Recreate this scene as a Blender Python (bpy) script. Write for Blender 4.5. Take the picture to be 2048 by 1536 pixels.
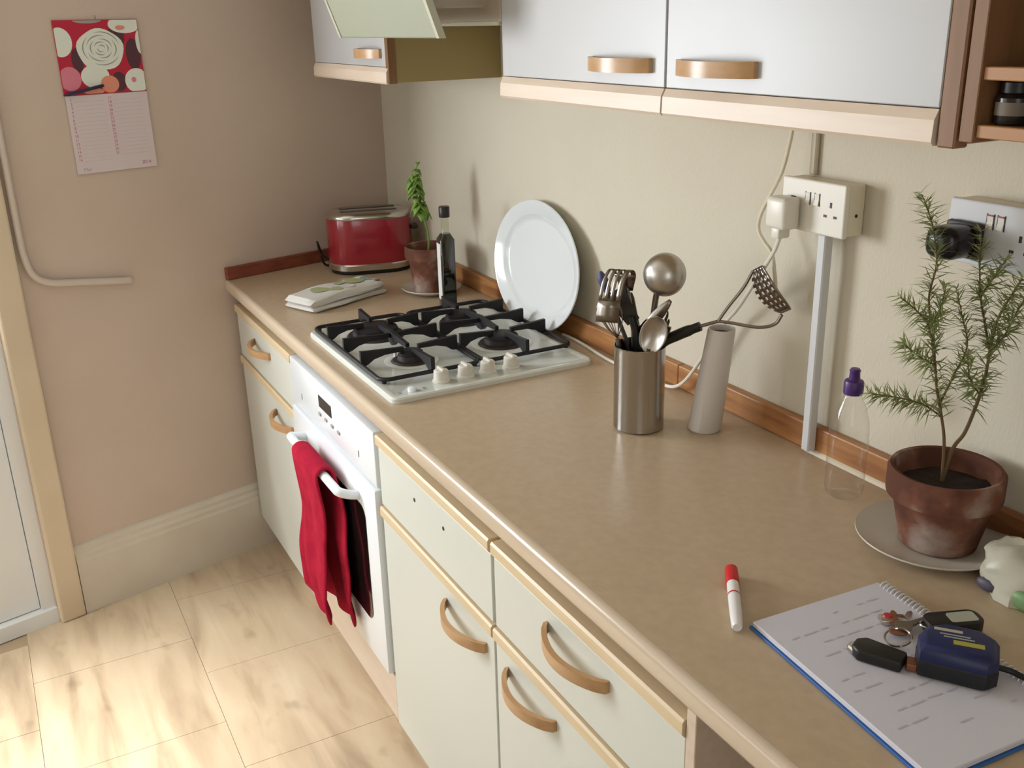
import bpy, bmesh, math, random
from mathutils import Vector, Matrix, Euler
random.seed(7)
S = bpy.context.scene
for o in list(bpy.data.objects): bpy.data.objects.remove(o, do_unlink=True)
COL = S.collection
pi = math.pi

# ------------------------------------------------------------------ camera
SK = 0.2533                       # the calendar wall is not square to the socket wall
cam_d = bpy.data.cameras.new('camera'); cam = bpy.data.objects.new('camera', cam_d); COL.objects.link(cam)
yaw, pitch, roll = 2.6566, 0.3500, -0.0255
d = Vector((math.cos(pitch)*math.cos(yaw), math.cos(pitch)*math.sin(yaw), -math.sin(pitch)))
r0 = Vector((math.sin(yaw), -math.cos(yaw), 0)); u0 = r0.cross(d)
rr = math.cos(roll)*r0 + math.sin(roll)*u0; uu = -math.sin(roll)*r0 + math.cos(roll)*u0
M = Matrix((rr, uu, -d)).transposed().to_4x4(); M.translation = Vector((3.1563, -1.2113, 1.6162))
cam.matrix_world = M
cam_d.sensor_width = 36; cam_d.lens = 1993.87/2048*36; cam_d.clip_start = 0.02
S.camera = cam

# ------------------------------------------------------------------ light
S.view_settings.view_transform = 'Standard'; S.view_settings.look = 'None'
S.view_settings.gamma = 1; S.view_settings.use_curve_mapping = False
S.view_settings.exposure = 0.08
w = bpy.data.worlds.new('World'); S.world = w; w.use_nodes = True
w.node_tree.nodes['Background'].inputs[0].default_value = (0.80, 0.88, 1.0, 1)
w.node_tree.nodes['Background'].inputs[1].default_value = 1.0

def ew(y, out=0.0, z=0.0):
    n = 1/math.hypot(1, SK)
    return Vector((-SK*y + out*n, y + out*SK*n, z))

def area(name, loc, aim, sx, sy, power, col):
    l = bpy.data.lights.new(name, 'AREA'); l.shape = 'RECTANGLE'; l.size = sx; l.size_y = sy
    l.energy = power; l.color = col
    o = bpy.data.objects.new(name, l); COL.objects.link(o); o.location = loc
    o.rotation_euler = Vector(aim).to_track_quat('-Z', 'Z').to_euler()
    return o
nE = Vector((1, SK, 0)).normalized()
sun_d = bpy.data.lights.new('hazy_sun', 'SUN'); sun_d.energy = 12.5; sun_d.angle = math.radians(22); sun_d.color = (1.0, 0.97, 0.92)
sun = bpy.data.objects.new('hazy_sun', sun_d); COL.objects.link(sun); sun.location = (0.4, -5, 4)
sun.rotation_euler = Vector((-0.05, 0.69, -0.72)).to_track_quat('-Z', 'Y').to_euler()
area('daylight_door', ew(-1.80, -0.13, 1.42), nE, 0.70, 0.86, 46, (0.92, 0.96, 1.0))
area('daylight_window', (1.15, -2.73, 1.40), (0, 1, 0), 1.0, .75, 7, (0.97, 0.98, 1.0))
area('rear_fill_lamp', (4.24, -1.7, 1.6), (-1, 0, 0), 1.1, 1.0, 7, (1.0, 0.97, 0.93))  # fill lamp behind the added, unseen rear window

# ------------------------------------------------------------------ materials
def lin(h):
    c = [int(h[i:i+2], 16)/255 for i in (0, 2, 4)]
    return tuple(x/12.92 if x <= .04045 else ((x+.055)/1.055)**2.4 for x in c) + (1,)
MATS = {}
def mat(name, hexc, rough=.5, metal=0, var=None, vscale=20, stretch=(1,1,1), bump=0, bscale=200, bstretch=None, spec=.5, coat=0, alpha=None, trans=0, ior=1.45, detail=4):
    m = bpy.data.materials.new(name); m.use_nodes = True; nt = m.node_tree; N = nt.nodes; L = nt.links
    b = N['Principled BSDF']
    b.inputs['Base Color'].default_value = lin(hexc); b.inputs['Roughness'].default_value = rough
    b.inputs['Metallic'].default_value = metal; b.inputs['Specular IOR Level'].default_value = spec
    b.inputs['Coat Weight'].default_value = coat; b.inputs['Transmission Weight'].default_value = trans
    b.inputs['IOR'].default_value = ior
    if var or bump:
        tc = N.new('ShaderNodeTexCoord')
    if var:
        mp = N.new('ShaderNodeMapping'); mp.inputs['Scale'].default_value = stretch
        nz = N.new('ShaderNodeTexNoise'); nz.inputs['Scale'].default_value = vscale; nz.inputs['Detail'].default_value = detail
        rp = N.new('ShaderNodeValToRGB'); rp.color_ramp.elements[0].position = .32; rp.color_ramp.elements[1].position = .68
        rp.color_ramp.elements[0].color = lin(var); rp.color_ramp.elements[1].color = lin(hexc)
        L.new(tc.outputs['Object'], mp.inputs[0]); L.new(mp.outputs[0], nz.inputs['Vector'])
        L.new(nz.outputs['Fac'], rp.inputs[0]); L.new(rp.outputs[0], b.inputs['Base Color'])
    if bump:
        mp2 = N.new('ShaderNodeMapping'); mp2.inputs['Scale'].default_value = bstretch or (1,1,1)
        nz2 = N.new('ShaderNodeTexNoise'); nz2.inputs['Scale'].default_value = bscale; nz2.inputs['Detail'].default_value = 3
        bp = N.new('ShaderNodeBump'); bp.inputs['Strength'].default_value = bump; bp.inputs['Distance'].default_value = .002
        L.new(tc.outputs['Object'], mp2.inputs[0]); L.new(mp2.outputs[0], nz2.inputs['Vector'])
        L.new(nz2.outputs['Fac'], bp.inputs['Height']); L.new(bp.outputs[0], b.inputs['Normal'])
    MATS[name] = m
    return m
def glassmat(name, tint='ffffff', refl=.1, rough=.02):
    m = bpy.data.materials.new(name); m.use_nodes = True; nt = m.node_tree; N = nt.nodes; L = nt.links
    for n in list(N): N.remove(n)
    out = N.new('ShaderNodeOutputMaterial'); mx = N.new('ShaderNodeMixShader'); t = N.new('ShaderNodeBsdfTransparent'); g = N.new('ShaderNodeBsdfGlossy')
    t.inputs[0].default_value = lin(tint); g.inputs['Roughness'].default_value = rough
    fr = N.new('ShaderNodeLayerWeight'); fr.inputs[0].default_value = .5
    pw = N.new('ShaderNodeMath'); pw.operation = 'POWER'; pw.inputs[1].default_value = 3
    ml = N.new('ShaderNodeMath'); ml.operation = 'MULTIPLY_ADD'; ml.inputs[1].default_value = refl; ml.inputs[2].default_value = .03
    L.new(fr.outputs['Facing'], pw.inputs[0]); L.new(pw.outputs[0], ml.inputs[0]); L.new(ml.outputs[0], mx.inputs[0]); L.new(t.outputs[0], mx.inputs[1]); L.new(g.outputs[0], mx.inputs[2]); L.new(mx.outputs[0], out.inputs[0])
    MATS[name] = m
    return m
mat('wall_cream', 'd1cab8', .75, var='ccc4b2', vscale=3, bump=.35, bscale=260, bstretch=(1,1,.35), spec=.25)
mat('wall_pink', 'cdbcae', .8, var='c7b5a6', vscale=2.5, bump=.12, bscale=300, spec=.2)
mat('ceiling_white', 'dcd6c8', .9)
mat('paint_white', 'd8d0c2', .45, var='d0c7b8', vscale=6)
mat('pipe_paint', 'cfc2b6', .5)
mat('paint_cream', 'd8c8ae', .5, var='d1c0a5', vscale=5)
mat('upvc', 'e6e9ea', .3)
mat('counter', 'bfaa8e', .32, var='b7a186', vscale=60, bump=.03, bscale=400, spec=.45)
mat('counter_edge', 'cbb9a2', .2)
mat('door_white', 'd0d2c9', .38, spec=.4)
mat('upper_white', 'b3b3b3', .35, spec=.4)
mat('beech', 'dac6a4', .42, var='d2bb96', vscale=9, stretch=(.6,8,8))
mat('beech_pale', 'd6c5b3', .42, var='cfbca8', vscale=9, stretch=(.6,8,8))
mat('handle_wood', 'bf9a72', .3, var='b48b60', vscale=12, stretch=(1,6,6))
mat('carcass', 'cbb38e', .5)
mat('carcass_shaded', '9c8a5c', .6)  # olive tone carries the shadow on the corner wall unit's side
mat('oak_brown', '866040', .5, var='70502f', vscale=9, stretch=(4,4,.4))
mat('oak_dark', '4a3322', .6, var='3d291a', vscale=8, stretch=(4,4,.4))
mat('shelf_edge', 'a97a50', .45)
mat('pine', 'b8834e', .42, var='8c5a36', vscale=5, stretch=(1.2,10,10))
mat('pine_red', '8a4a36', .5, var='74392a', vscale=6, stretch=(10,1.2,10))
mat('sealant', 'dcd2be', .5)
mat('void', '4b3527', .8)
mat('enamel', 'd9dcd6', .16, spec=.6)
mat('oven_white', 'e9eef2', .22, spec=.6)
mat('oven_glass', '14100f', .06, spec=.7)
mat('iron', '17161a', .55, bump=.1, bscale=500)
mat('burner', '2a2120', .6)
mat('knob_white', 'd6d2c8', .35)
mat('grey_print', '9a9c98', .5)
mat('display', '2a2a2c', .2)
mat('towel_red', 'b2243c', .95, var='9a1a32', vscale=25, bump=.7, bscale=350, spec=.1)
mat('toaster_red', '94202c', .2, spec=.6, coat=.4)
mat('chrome', 'c8c4c0', .2, 1)
mat('satin_steel', 'b9b4ad', .33, 1)
mat('steel', 'b4b2ae', .17, 1, bump=.015, bscale=100, bstretch=(1,1,.05))
mat('steel_dark', '8a8178', .3, 1)
mat('black_plastic', '16130f', .4)
mat('dark_plastic', '2c2623', .45)
mat('white_plastic', 'e3dfd3', .35)
mat('cream_plastic', 'e0d8c2', .4)
mat('tube_white', 'd3ccc6', .45)
mat('grey_plastic', 'cfd0d2', .4)
mat('black_gloss', '1b1a20', .25)
mat('ceramic', 'dfe3e4', .14, spec=.6)
mat('saucer_white', 'c6beb2', .25, spec=.5)
mat('terracotta', '8a4a30', .8, var='6e3a2a', vscale=14, bump=.2, bscale=90, spec=.2)
def terracotta_worn():
    m = mat('terracotta_worn', '8c4a2e', .85, spec=.2, bump=.2, bscale=90)
    nt = m.node_tree; N = nt.nodes; L = nt.links; b = N['Principled BSDF']
    tc = N.new('ShaderNodeTexCoord'); nz = N.new('ShaderNodeTexNoise'); nz.inputs['Scale'].default_value = 11; nz.inputs['Detail'].default_value = 6
    rp = N.new('ShaderNodeValToRGB'); e = rp.color_ramp.elements
    e[0].position = .42; e[0].color = lin('5c3b2f'); e[1].position = .66; e[1].color = lin('a39288')
    k = e.new(.52); k.color = lin('78503f')
    L.new(tc.outputs['Object'], nz.inputs['Vector']); L.new(nz.outputs['Fac'], rp.inputs[0]); L.new(rp.outputs[0], b.inputs['Base Color'])
terracotta_worn()
mat('soil', '2a1d19', .95, bump=.8, bscale=150)
mat('leaf_basil', '7fa044', .5, var='66883a', vscale=40)
mat('needle', '959d66', .6, var='788450', vscale=30)
mat('stem_brown', '6a5638', .8)
mat('stem_green', '6d8a42', .6)
mat('oil_dark', '1d1c12', .08, spec=.7, coat=.5)
mat('bottle_cap_black', '1c1a18', .4)
mat('label_white', 'd8d8d2', .6)
glassmat('clear_glass', 'f4f7f0', .25)
glassmat('pet', 'fbfbfa', .55, .04)
glassmat('window_glass', 'ffffff', .05)
mat('cap_purple', '4a2d6e', .35)
mat('tea_towel', 'd6d4cf', .95, bump=.5, bscale=300, spec=.1)
mat('tea_green', 'a9ad83', .95, spec=.1)
mat('tea_pink', 'a0566a', .95, spec=.1)
mat('tea_blue', '8aa0a4', .95, spec=.1)
mat('paper', 'cfcdd6', .8, spec=.2)
mat('ink', 'bbb8c3', .8)
mat('cover_blue', '2b5fa3', .4)
mat('wire_white', 'dedee4', .3)
mat('pen_white', 'e6e4e2', .35)
mat('pen_red', 'c81e22', .4)
mat('tape_blue', '1a2350', .42)
mat('tape_black', '15151c', .5)
mat('tape_yellow', 'a8a040', .5)
mat('tape_cream', 'b8ab98', .5)
mat('key_black', '1e1b19', .45)
mat('key_red', 'b03038', .4)
mat('label_grey', 'a8ab9c', .5)
mat('copper', '9a6a50', .35, .8)
mat('bag_white', 'bbb8a6', .4, spec=.5)
mat('bag_green', '6f9060', .45)
mat('bag_dark', '4e4a5a', .5)
mat('hood_grey', '989b88', .4)
mat('hood_edge', 'b6b5a0', .4)
mat('hood_body', 'a79b8b', .45)
mat('cal_red', 'b8203c', .6)
mat('cal_dark', '54303a', .6)
mat('cal_white', 'dfe3d8', .6)
mat('cal_grey', '9c9c98', .6)
mat('cal_orange', 'dd8f76', .6)
mat('cal_pink', 'd77f92', .6)
mat('cal_paper', 'd6c8ca', .7)
mat('cal_ink', 'b9758a', .7)
mat('cal_blue', '9aa4ac', .7)
mat('cal_line', 'b9aeb4', .7)
mat('pen_navy', '262842', .4)
mat('jar_dark', '1c1614', .25)
mat('jar_purple', '3a2f3a', .4)
mat('jar_label', '6d6254', .6)
mat('pen_blue_end', '4a4c72', .5)
mat('orange', 'c77a3c', .5)
def floor_mat():
    m = bpy.data.materials.new('floor_wood'); m.use_nodes = True; nt = m.node_tree; N = nt.nodes; L = nt.links
    b = N['Principled BSDF']; b.inputs['Roughness'].default_value = .36; b.inputs['Specular IOR Level'].default_value = .5
    g = N.new('ShaderNodeNewGeometry'); mp = N.new('ShaderNodeMapping'); mp.inputs['Scale'].default_value = (1.6, 9, 1)
    nz = N.new('ShaderNodeTexNoise'); nz.inputs['Scale'].default_value = 1.6; nz.inputs['Detail'].default_value = 5; nz.inputs['Distortion'].default_value = .6
    rp = N.new('ShaderNodeValToRGB'); e = rp.color_ramp.elements
    e[0].position = .3; e[0].color = lin('a9957c'); e[1].position = .68; e[1].color = lin('d0bfa4')
    k = e.new(.48); k.color = lin('c6b296')
    L.new(g.outputs['Position'], mp.inputs[0]); L.new(mp.outputs[0], nz.inputs['Vector']); L.new(nz.outputs['Fac'], rp.inputs[0])
    n2 = N.new('ShaderNodeTexNoise'); n2.inputs['Scale'].default_value = 9; n2.inputs['Detail'].default_value = 2
    mp3 = N.new('ShaderNodeMapping'); mp3.inputs['Scale'].default_value = (.8, 1.4, 1)
    L.new(g.outputs['Position'], mp3.inputs[0]); L.new(mp3.outputs[0], n2.inputs['Vector'])
    r2 = N.new('ShaderNodeValToRGB'); r2.color_ramp.elements[0].position = .24; r2.color_ramp.elements[1].position = .36
    r2.color_ramp.elements[0].color = (.55,.5,.46,1); r2.color_ramp.elements[1].color = (1,1,1,1)
    L.new(n2.outputs['Fac'], r2.inputs[0])
    mx = N.new('ShaderNodeMix'); mx.data_type = 'RGBA'; mx.blend_type = 'MULTIPLY'; mx.inputs[0].default_value = .6
    L.new(rp.outputs[0], mx.inputs[6]); L.new(r2.outputs[0], mx.inputs[7]); L.new(mx.outputs[2], b.inputs['Base Color'])
    MATS['floor_wood'] = m
floor_mat()
mat('grout', 'a8957a', .7)

# ------------------------------------------------------------------ mesh helpers
def off(p):
    v = Vector((0,0,0))
    while p is not None: v += p.location; p = p.parent
    return v
def obj(name, V, F, m, parent=None, smooth=False, local=False):
    o_ = off(parent) if (parent is not None and not local) else Vector((0,0,0))
    me = bpy.data.meshes.new(name); me.from_pydata([tuple(Vector(v)-o_) for v in V], [], F)
    bm = bmesh.new(); bm.from_mesh(me); bmesh.ops.recalc_face_normals(bm, faces=bm.faces); bm.to_mesh(me); bm.free()
    me.materials.append(MATS[m])
    if smooth:
        me.polygons.foreach_set('use_smooth', [True]*len(me.polygons))
        try: me.set_sharp_from_angle(angle=math.radians(38))
        except Exception: pass
    me.update()
    o = bpy.data.objects.new(name, me); COL.objects.link(o)
    if parent is not None: o.parent = parent
    return o
def merge(*vf):
    V = []; F = []
    for v, f in vf:
        b = len(V); V += [Vector(x) for x in v]; F += [tuple(i+b for i in q) for q in f]
    return V, F
def xf(vf, mtx): return [mtx @ Vector(v) for v in vf[0]], vf[1]
def shift(vf, t): return [Vector(v)+Vector(t) for v in vf[0]], vf[1]
def box(x0, x1, y0, y1, z0, z1, bev=0, seg=2):
    V = [(x,y,z) for x in (x0,x1) for y in (y0,y1) for z in (z0,z1)]
    F = [(0,1,3,2),(4,6,7,5),(0,4,5,1),(2,3,7,6),(0,2,6,4),(1,5,7,3)]
    if bev: return bevel((V, F), bev, seg)
    return [Vector(v) for v in V], F
def bevel(vf, w_, seg=2):
    bm = bmesh.new(); vs = [bm.verts.new(v) for v in vf[0]]
    for f in vf[1]: bm.faces.new([vs[i] for i in f])
    bmesh.ops.recalc_face_normals(bm, faces=bm.faces)
    bmesh.ops.bevel(bm, geom=list(bm.edges), offset=w_, segments=seg, affect='EDGES', profile=.5, clamp_overlap=True)
    bm.verts.index_update()
    r = [v.co.copy() for v in bm.verts], [tuple(v.index for v in f.verts) for f in bm.faces]
    bm.free(); return r
def ewbox(ya, yb, o0, o1, z0, z1, bev=0):
    V = [ew(y, o_, z) for y in (ya, yb) for o_ in (o0, o1) for z in (z0, z1)]
    F = [(0,1,3,2),(4,6,7,5),(0,4,5,1),(2,3,7,6),(0,2,6,4),(1,5,7,3)]
    return bevel((V,F), bev) if bev else (V, F)
def lathe(prof, c=(0,0,0), n=40, sx=1, sy=1):
    """prof: list of (r, z); open unless r=0 at ends"""
    V = []; F = []; rings = []
    for r_, z in prof:
        if r_ < 1e-6: rings.append([len(V)]); V.append(Vector((c[0], c[1], c[2]+z)))
        else:
            rings.append(list(range(len(V), len(V)+n)))
            for k in range(n):
                a = 2*pi*k/n; V.append(Vector((c[0]+sx*r_*math.cos(a), c[1]+sy*r_*math.sin(a), c[2]+z)))
    for A, B in zip(rings, rings[1:]):
        if len(A) == 1 and len(B) == 1: continue
        for k in range(n):
            k2 = (k+1) % n
            if len(A) == 1: F.append((A[0], B[k], B[k2]))
            elif len(B) == 1: F.append((A[k], B[0], A[k2]))
            else: F.append((A[k], B[k], B[k2], A[k2]))
    return V, F
def spline(P, n=8):
    P = [Vector(p) for p in P]; Q = [2*P[0]-P[1]] + P + [2*P[-1]-P[-2]]; R = []
    for i in range(1, len(Q)-2):
        for k in range(n):
            t = k/n; a, b, c, e = Q[i-1], Q[i], Q[i+1], Q[i+2]
            R.append(.5*((2*b)+(c-a)*t+(2*a-5*b+4*c-e)*t*t+(3*b-a-3*c+e)*t**3))
    R.append(P[-1]); return R
def tube(P, r, n=10, closed=False, cap=True):
    P = [Vector(p) for p in P]; m = len(P); V = []; F = []
    rad = r if isinstance(r, (list, tuple)) else [r]*m
    up = None
    for i, p in enumerate(P):
        t = (P[(i+1) % m]-P[i-1]) if closed else (P[min(i+1, m-1)]-P[max(i-1, 0)])
        t.normalize()
        if up is None:
            up = Vector((0,0,1)) if abs(t.z) < .9 else Vector((1,0,0))
        s = t.cross(up); s.normalize(); up = s.cross(t).normalized()
        for k in range(n):
            a = 2*pi*k/n; V.append(p + rad[i]*(math.cos(a)*s + math.sin(a)*up))
    for i in range(m if closed else m-1):
        j = (i+1) % m
        for k in range(n):
            k2 = (k+1) % n; F.append((i*n+k, i*n+k2, j*n+k2, j*n+k))
    if cap and not closed:
        F.append(tuple(range(n))); F.append(tuple(range((m-1)*n, m*n)))
    return V, F
def prism(poly, ax, h0, h1):
    """polygon (list of 2D) extruded along axis 'x','y','z'"""
    n = len(poly)
    def P(a, b, h): return {'x': (h,a,b), 'y': (a,h,b), 'z': (a,b,h)}[ax]
    V = [Vector(P(a,b,h0)) for a,b in poly] + [Vector(P(a,b,h1)) for a,b in poly]
    F = [tuple(range(n)), tuple(range(2*n-1, n-1, -1))] + [(k,(k+1)%n,n+(k+1)%n,n+k) for k in range(n)]
    return V, F
def grid(fn, nu, nv, thick=0):
    V = [Vector(fn(i/(nu-1), j/(nv-1))) for i in range(nu) for j in range(nv)]
    F = [(i*nv+j, (i+1)*nv+j, (i+1)*nv+j+1, i*nv+j+1) for i in range(nu-1) for j in range(nv-1)]
    return V, F
def solid(o, t, offset=0):
    md = o.modifiers.new('thickness', 'SOLIDIFY'); md.thickness = t; md.offset = offset; return o
def text(name, s, size, m, parent, mtx):
    c = bpy.data.curves.new('t', 'FONT'); c.body = s; c.size = size; c.align_x = 'CENTER'; c.align_y = 'CENTER'; c.extrude = .0002
    o = bpy.data.objects.new('t', c); COL.objects.link(o); bpy.context.view_layer.update()
    me = bpy.data.meshes.new_from_object(o.evaluated_get(bpy.context.evaluated_depsgraph_get()))
    bpy.data.objects.remove(o, do_unlink=True)
    me.transform(Matrix.Translation(-off(parent)) @ mtx); me.materials.clear(); me.materials.append(MATS[m])
    q = bpy.data.objects.new(name, me); COL.objects.link(q); q.parent = parent; return q
def thing(name, label, cat, loc, group=None):
    o = bpy.data.objects.new(name, None); COL.objects.link(o); o.location = loc; o.empty_display_size = .05
    return tag(o, label, cat, group)
def tag(o, label, cat, group=None):
    o['label'] = label; o['category'] = cat
    if group: o['group'] = group
    return o
def struct(o, label=None, cat=None):
    o['kind'] = 'structure'
    if label: o['label'] = label
    if cat: o['category'] = cat
    return o
def ref(vf): return vf

# ------------------------------------------------------------------ room shell
YN, XR, H = -2.65, 4.15, 2.4
def wx(y): return -SK*y
floor = struct(obj('floor', *prism([(wx(.1)-.05,.1),(XR+.1,.1),(XR+.1,YN-.1),(wx(YN)-.05,YN-.1)], 'z', -.12, -.003), 'grout'), 'pale wood-effect floor laid in square tiles', 'floor')
TS = .41; g_ = .0005
tile_me = None
rows = [(-.495, .785), (-.905, .60), (-1.315, .40), (-1.725, .72), (-2.135, .55), (-2.545, .80)]
for yt, xj in rows:
    yb = max(yt-TS, YN)
    xs = [xj + k*TS for k in range(-3, 12)]
    for a in xs:
        b = min(a+TS, XR)
        la, lb = max(a, wx(yt)+.001), max(a, wx(yb)+.001)
        if b - max(la, lb) < .03 or a >= XR-.02: continue
        full = abs(la-a) < 1e-6 and abs(lb-a) < 1e-6 and b == a+TS and abs(yb-(yt-TS)) < 1e-6
        if full:
            if tile_me is None:
                t = obj('floor_tile', *bevel(box(g_, TS-g_, -TS+g_, -g_, -.004, 0), .0005, 1), 'floor_wood', floor, local=True); tile_me = t.data
            else:
                t = bpy.data.objects.new('floor_tile', tile_me); COL.objects.link(t); t.parent = floor
            t.location = (a, yt, 0)
        else:
            obj('floor_tile', *prism([(la+g_, yt-g_), (b-g_, yt-g_), (b-g_, yb+g_), (lb+g_, yb+g_)], 'z', -.004, 0), 'floor_wood', floor)
struct(obj('wall_back', *box(-.25, XR+.1, 0, .1, -.1, H+.1), 'wall_cream'), 'cream textured wall with the sockets', 'wall')
struct(obj('ceiling', *box(-.25, XR+.1, YN-.1, .1, H, H+.1), 'ceiling_white'), 'white ceiling', 'ceiling')
# end wall with the door opening (y -1.235 .. -2.16)
DY0, DY1, DZ = -1.225, -2.30, 2.12
struct(obj('wall_left', *merge(ewbox(0.0, DY0, -.12, 0, -.1, H+.05), ewbox(DY0, DY1, -.12, 0, DZ, H+.05), ewbox(DY1, YN-.15, -.12, 0, -.1, H+.05)), 'wall_pink'), 'pinkish beige end wall with the calendar', 'wall')
# opposite wall with window, rear wall with a window added for fill light
WX0, WX1, WZ0, WZ1 = .65, 1.65, 1.0, 1.8
struct(obj('wall_front', *merge(box(.3, WX0, YN-.1, YN, -.1, H+.05), box(WX1, XR+.1, YN-.1, YN, -.1, H+.05), box(WX0, WX1, YN-.1, YN, -.1, WZ0), box(WX0, WX1, YN-.1, YN, WZ1, H+.05)), 'wall_cream'), 'cream wall opposite the worktop', 'wall')
RY0, RY1, RZ0, RZ1 = -2.3, -1.1, 1.05, 2.15
struct(obj('wall_right', *merge(box(XR, XR+.1, YN-.1, RY0, -.1, H+.05), box(XR, XR+.1, RY1, .1, -.1, H+.05), box(XR, XR+.1, RY0, RY1, -.1, RZ0), box(XR, XR+.1, RY0, RY1, RZ1, H+.05)), 'wall_cream'), 'cream wall behind the camera', 'wall')
def window(name, x0, x1, z0, z1, fn):
    t = .05
    fr = struct(obj(name, *merge(fn(x0, x1, z0, z0+t), fn(x0, x1, z1-t, z1), fn(x0, x0+t, z0+t, z1-t), fn(x1-t, x1, z0+t, z1-t), fn((x0+x1)/2-.025, (x0+x1)/2+.025, z0+t, z1-t)), 'upvc'), 'unseen white framed window', 'window')
    return fr
f1 = window('window_1', WX0, WX1, WZ0, WZ1, lambda a,b,c,e: box(a, b, YN-.06, YN-.01, c, e))
for a, b in ((WX0+.05, (WX0+WX1)/2-.025), ((WX0+WX1)/2+.025, WX1-.05)):
    obj('pane', *box(a, b, YN-.04, YN-.035, WZ0+.05, WZ1-.05), 'window_glass', f1)
f2 = window('fill_window', RY0, RY1, RZ0, RZ1, lambda a,b,c,e: box(XR+.01, XR+.06, a, b, c, e))  # unseen window, put in to let fill light in from behind the camera
for a, b in ((RY0+.05, (RY0+RY1)/2-.025), ((RY0+RY1)/2+.025, RY1-.05)):
    obj('pane', *box(XR+.035, XR+.04, a, b, RZ0+.05, RZ1-.05), 'window_glass', f2)
# skirting board
def skirt_prof(ya, yb):
    prof = [(0,0),(.02,0),(.02,.165),(.017,.175),(.017,.185),(.012,.195),(.012,.205),(.006,.214),(0,.218)]
    n = len(prof)
    V = [ew(ya, o_, z) for o_, z in prof] + [ew(yb, o_, z) for o_, z in prof]
    return V, [tuple(range(n)), tuple(range(2*n-1, n-1, -1))] + [(k,(k+1)%n,n+(k+1)%n,n+k) for k in range(n)]
struct(obj('baseboard_left', *skirt_prof(-.45, -1.155), 'paint_white'), 'tall moulded off-white skirting board', 'skirting')
# architrave
ar = struct(obj('trim_1', *merge(ewbox(-1.157, DY0, 0, .026, 0, DZ+.06, .006), ewbox(DY1, DY1-.07, 0, .026, 0, DZ+.06, .006), ewbox(DY0, DY1, 0, .026, DZ, DZ+.06, .006)), 'paint_cream'), 'cream painted door architrave', 'trim')
# door: frame, leaf, mouldings, glass
dr = struct(obj('door_1', *merge(ewbox(DY0, DY0-.035, -.1, -.012, 0, DZ), ewbox(DY1+.035, DY1, -.1, -.012, 0, DZ), ewbox(DY0-.035, DY1+.035, -.1, -.012, DZ-.035, DZ), ewbox(DY0-.0, DY1, -.1, .004, 0, .045)), 'upvc'), 'white plastic back door with a glazed top', 'door')
a0, a1 = DY0-.037, DY1+.037
obj('leaf', *merge(ewbox(a0, a0-.1, -.085, -.025, .048, DZ-.037), ewbox(a1+.1, a1, -.085, -.025, .048, DZ-.037), ewbox(a0-.1, a1+.1, -.085, -.025, .048, .17), ewbox(a0-.1, a1+.1, -.085, -.025, .88, .98), ewbox(a0-.1, a1+.1, -.085, -.025, DZ-.14, DZ-.037)), 'upvc', dr)
obj('lower_panel', *merge(ewbox(a0-.1, a1+.1, -.07, -.042, .17, .88)), 'upvc', dr)
obj('panel_bead', *merge(ewbox(a0-.1, a0-.115, -.042, -.03, .17, .88), ewbox(a0-.115, a1+.1, -.042, -.03, .17, .185), ewbox(a0-.115, a1+.1, -.042, -.03, .865, .88)), 'upvc', dr)
obj('pane', *ewbox(a0-.1, a1+.1, -.06, -.054, .98, DZ-.14), 'window_glass', dr)
obj('handle', *merge(ewbox(a0-.035, a0-.065, -.025, -.018, .98, 1.2), tube([ew(a0-.05, -.02, 1.08), ew(a0-.05, .02, 1.08), ew(a0-.17, .022, 1.08)], .009)), 'chrome', dr)

# ------------------------------------------------------------------ base units
YF = -.5797; YB = -.558; Z0, Z1 = .11, .828
def bow_handle(parent, xa, xb, z, y, proj=.032, hgt=.019, th=.009):
    n = 14; V = []; F = []
    for i in range(n+1):
        t = i/n; x = xa+(xb-xa)*t; dy = proj*math.sin(pi*t)**.75 if 0 < t < 1 else 0
        for o_ in (0, th):
            for zz in (-hgt/2, hgt/2):
                V.append(Vector((x, y-max(dy, 0)-o_+.002, z+zz)))
    for i in range(n):
        a = 4*i; b = a+4
        F += [(a,a+1,b+1,b),(a+2,b+2,b+3,a+3),(a,b,b+2,a+2),(a+1,a+3,b+3,b+1)]
    F += [(0,2,3,1),(4*n,4*n+1,4*n+3,4*n+2)]
    return obj('handle', *bevel((V, F), .0015, 1) if False else (V, F), 'handle_wood', parent, smooth=True)
def front(parent, name, x0, x1, z0, z1, strip=.03, y=YF, m='door_white', wood='beech', low=False):
    gp = .0015
    a, b = (z0+strip, z1) if low else (z0, z1-strip)
    p = obj(name, *bevel(box(x0+gp, x1-gp, y, y+.018, a, b), .0012, 1), m, parent)
    if low:
        poly = [(y+.018, z0+.001), (y-.004, z0+.001), (y-.007, z0+.005), (y-.006, z0+strip-.012), (y, z0+strip-.001), (y+.018, z0+strip-.001)]
    else:
        poly = [(y+.018, z1-.001), (y-.003, z1-.001), (y-.006, z1-.005), (y-.006, z1-strip+.008), (y, z1-strip+.001), (y+.018, z1-strip+.001)]
    obj('wood_strip', *prism(poly, 'x', x0+gp, x1-gp), wood, p)
    return p
def carcass(parent, x0, x1, lowfront=False):
    t = .016
    return obj('carcass', *merge(box(x0+.001, x0+t, YB, -.03, Z0+.002, .858), box(x1-t, x1-.001, YB, -.03, Z0+.002, .858), box(x0+t, x1-t, YB, -.03, Z0+.002, Z0+t), box(x0+t, x1-t, -.045, -.03, Z0+t, .858), box(x0+t, x1-t, YB, YB+.05, .842, .858)), 'carcass', parent)
def plinth(parent, x0, x1):
    return obj('plinth', *box(x0+.001, x1-.001, -.52, -.504, 0, Z0+.001), 'beech_pale', parent)
OX0, OX1 = .7542, 1.3492; XJ, XE = 1.8735, 2.384
ZS = .668   # split between drawer and door
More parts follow.
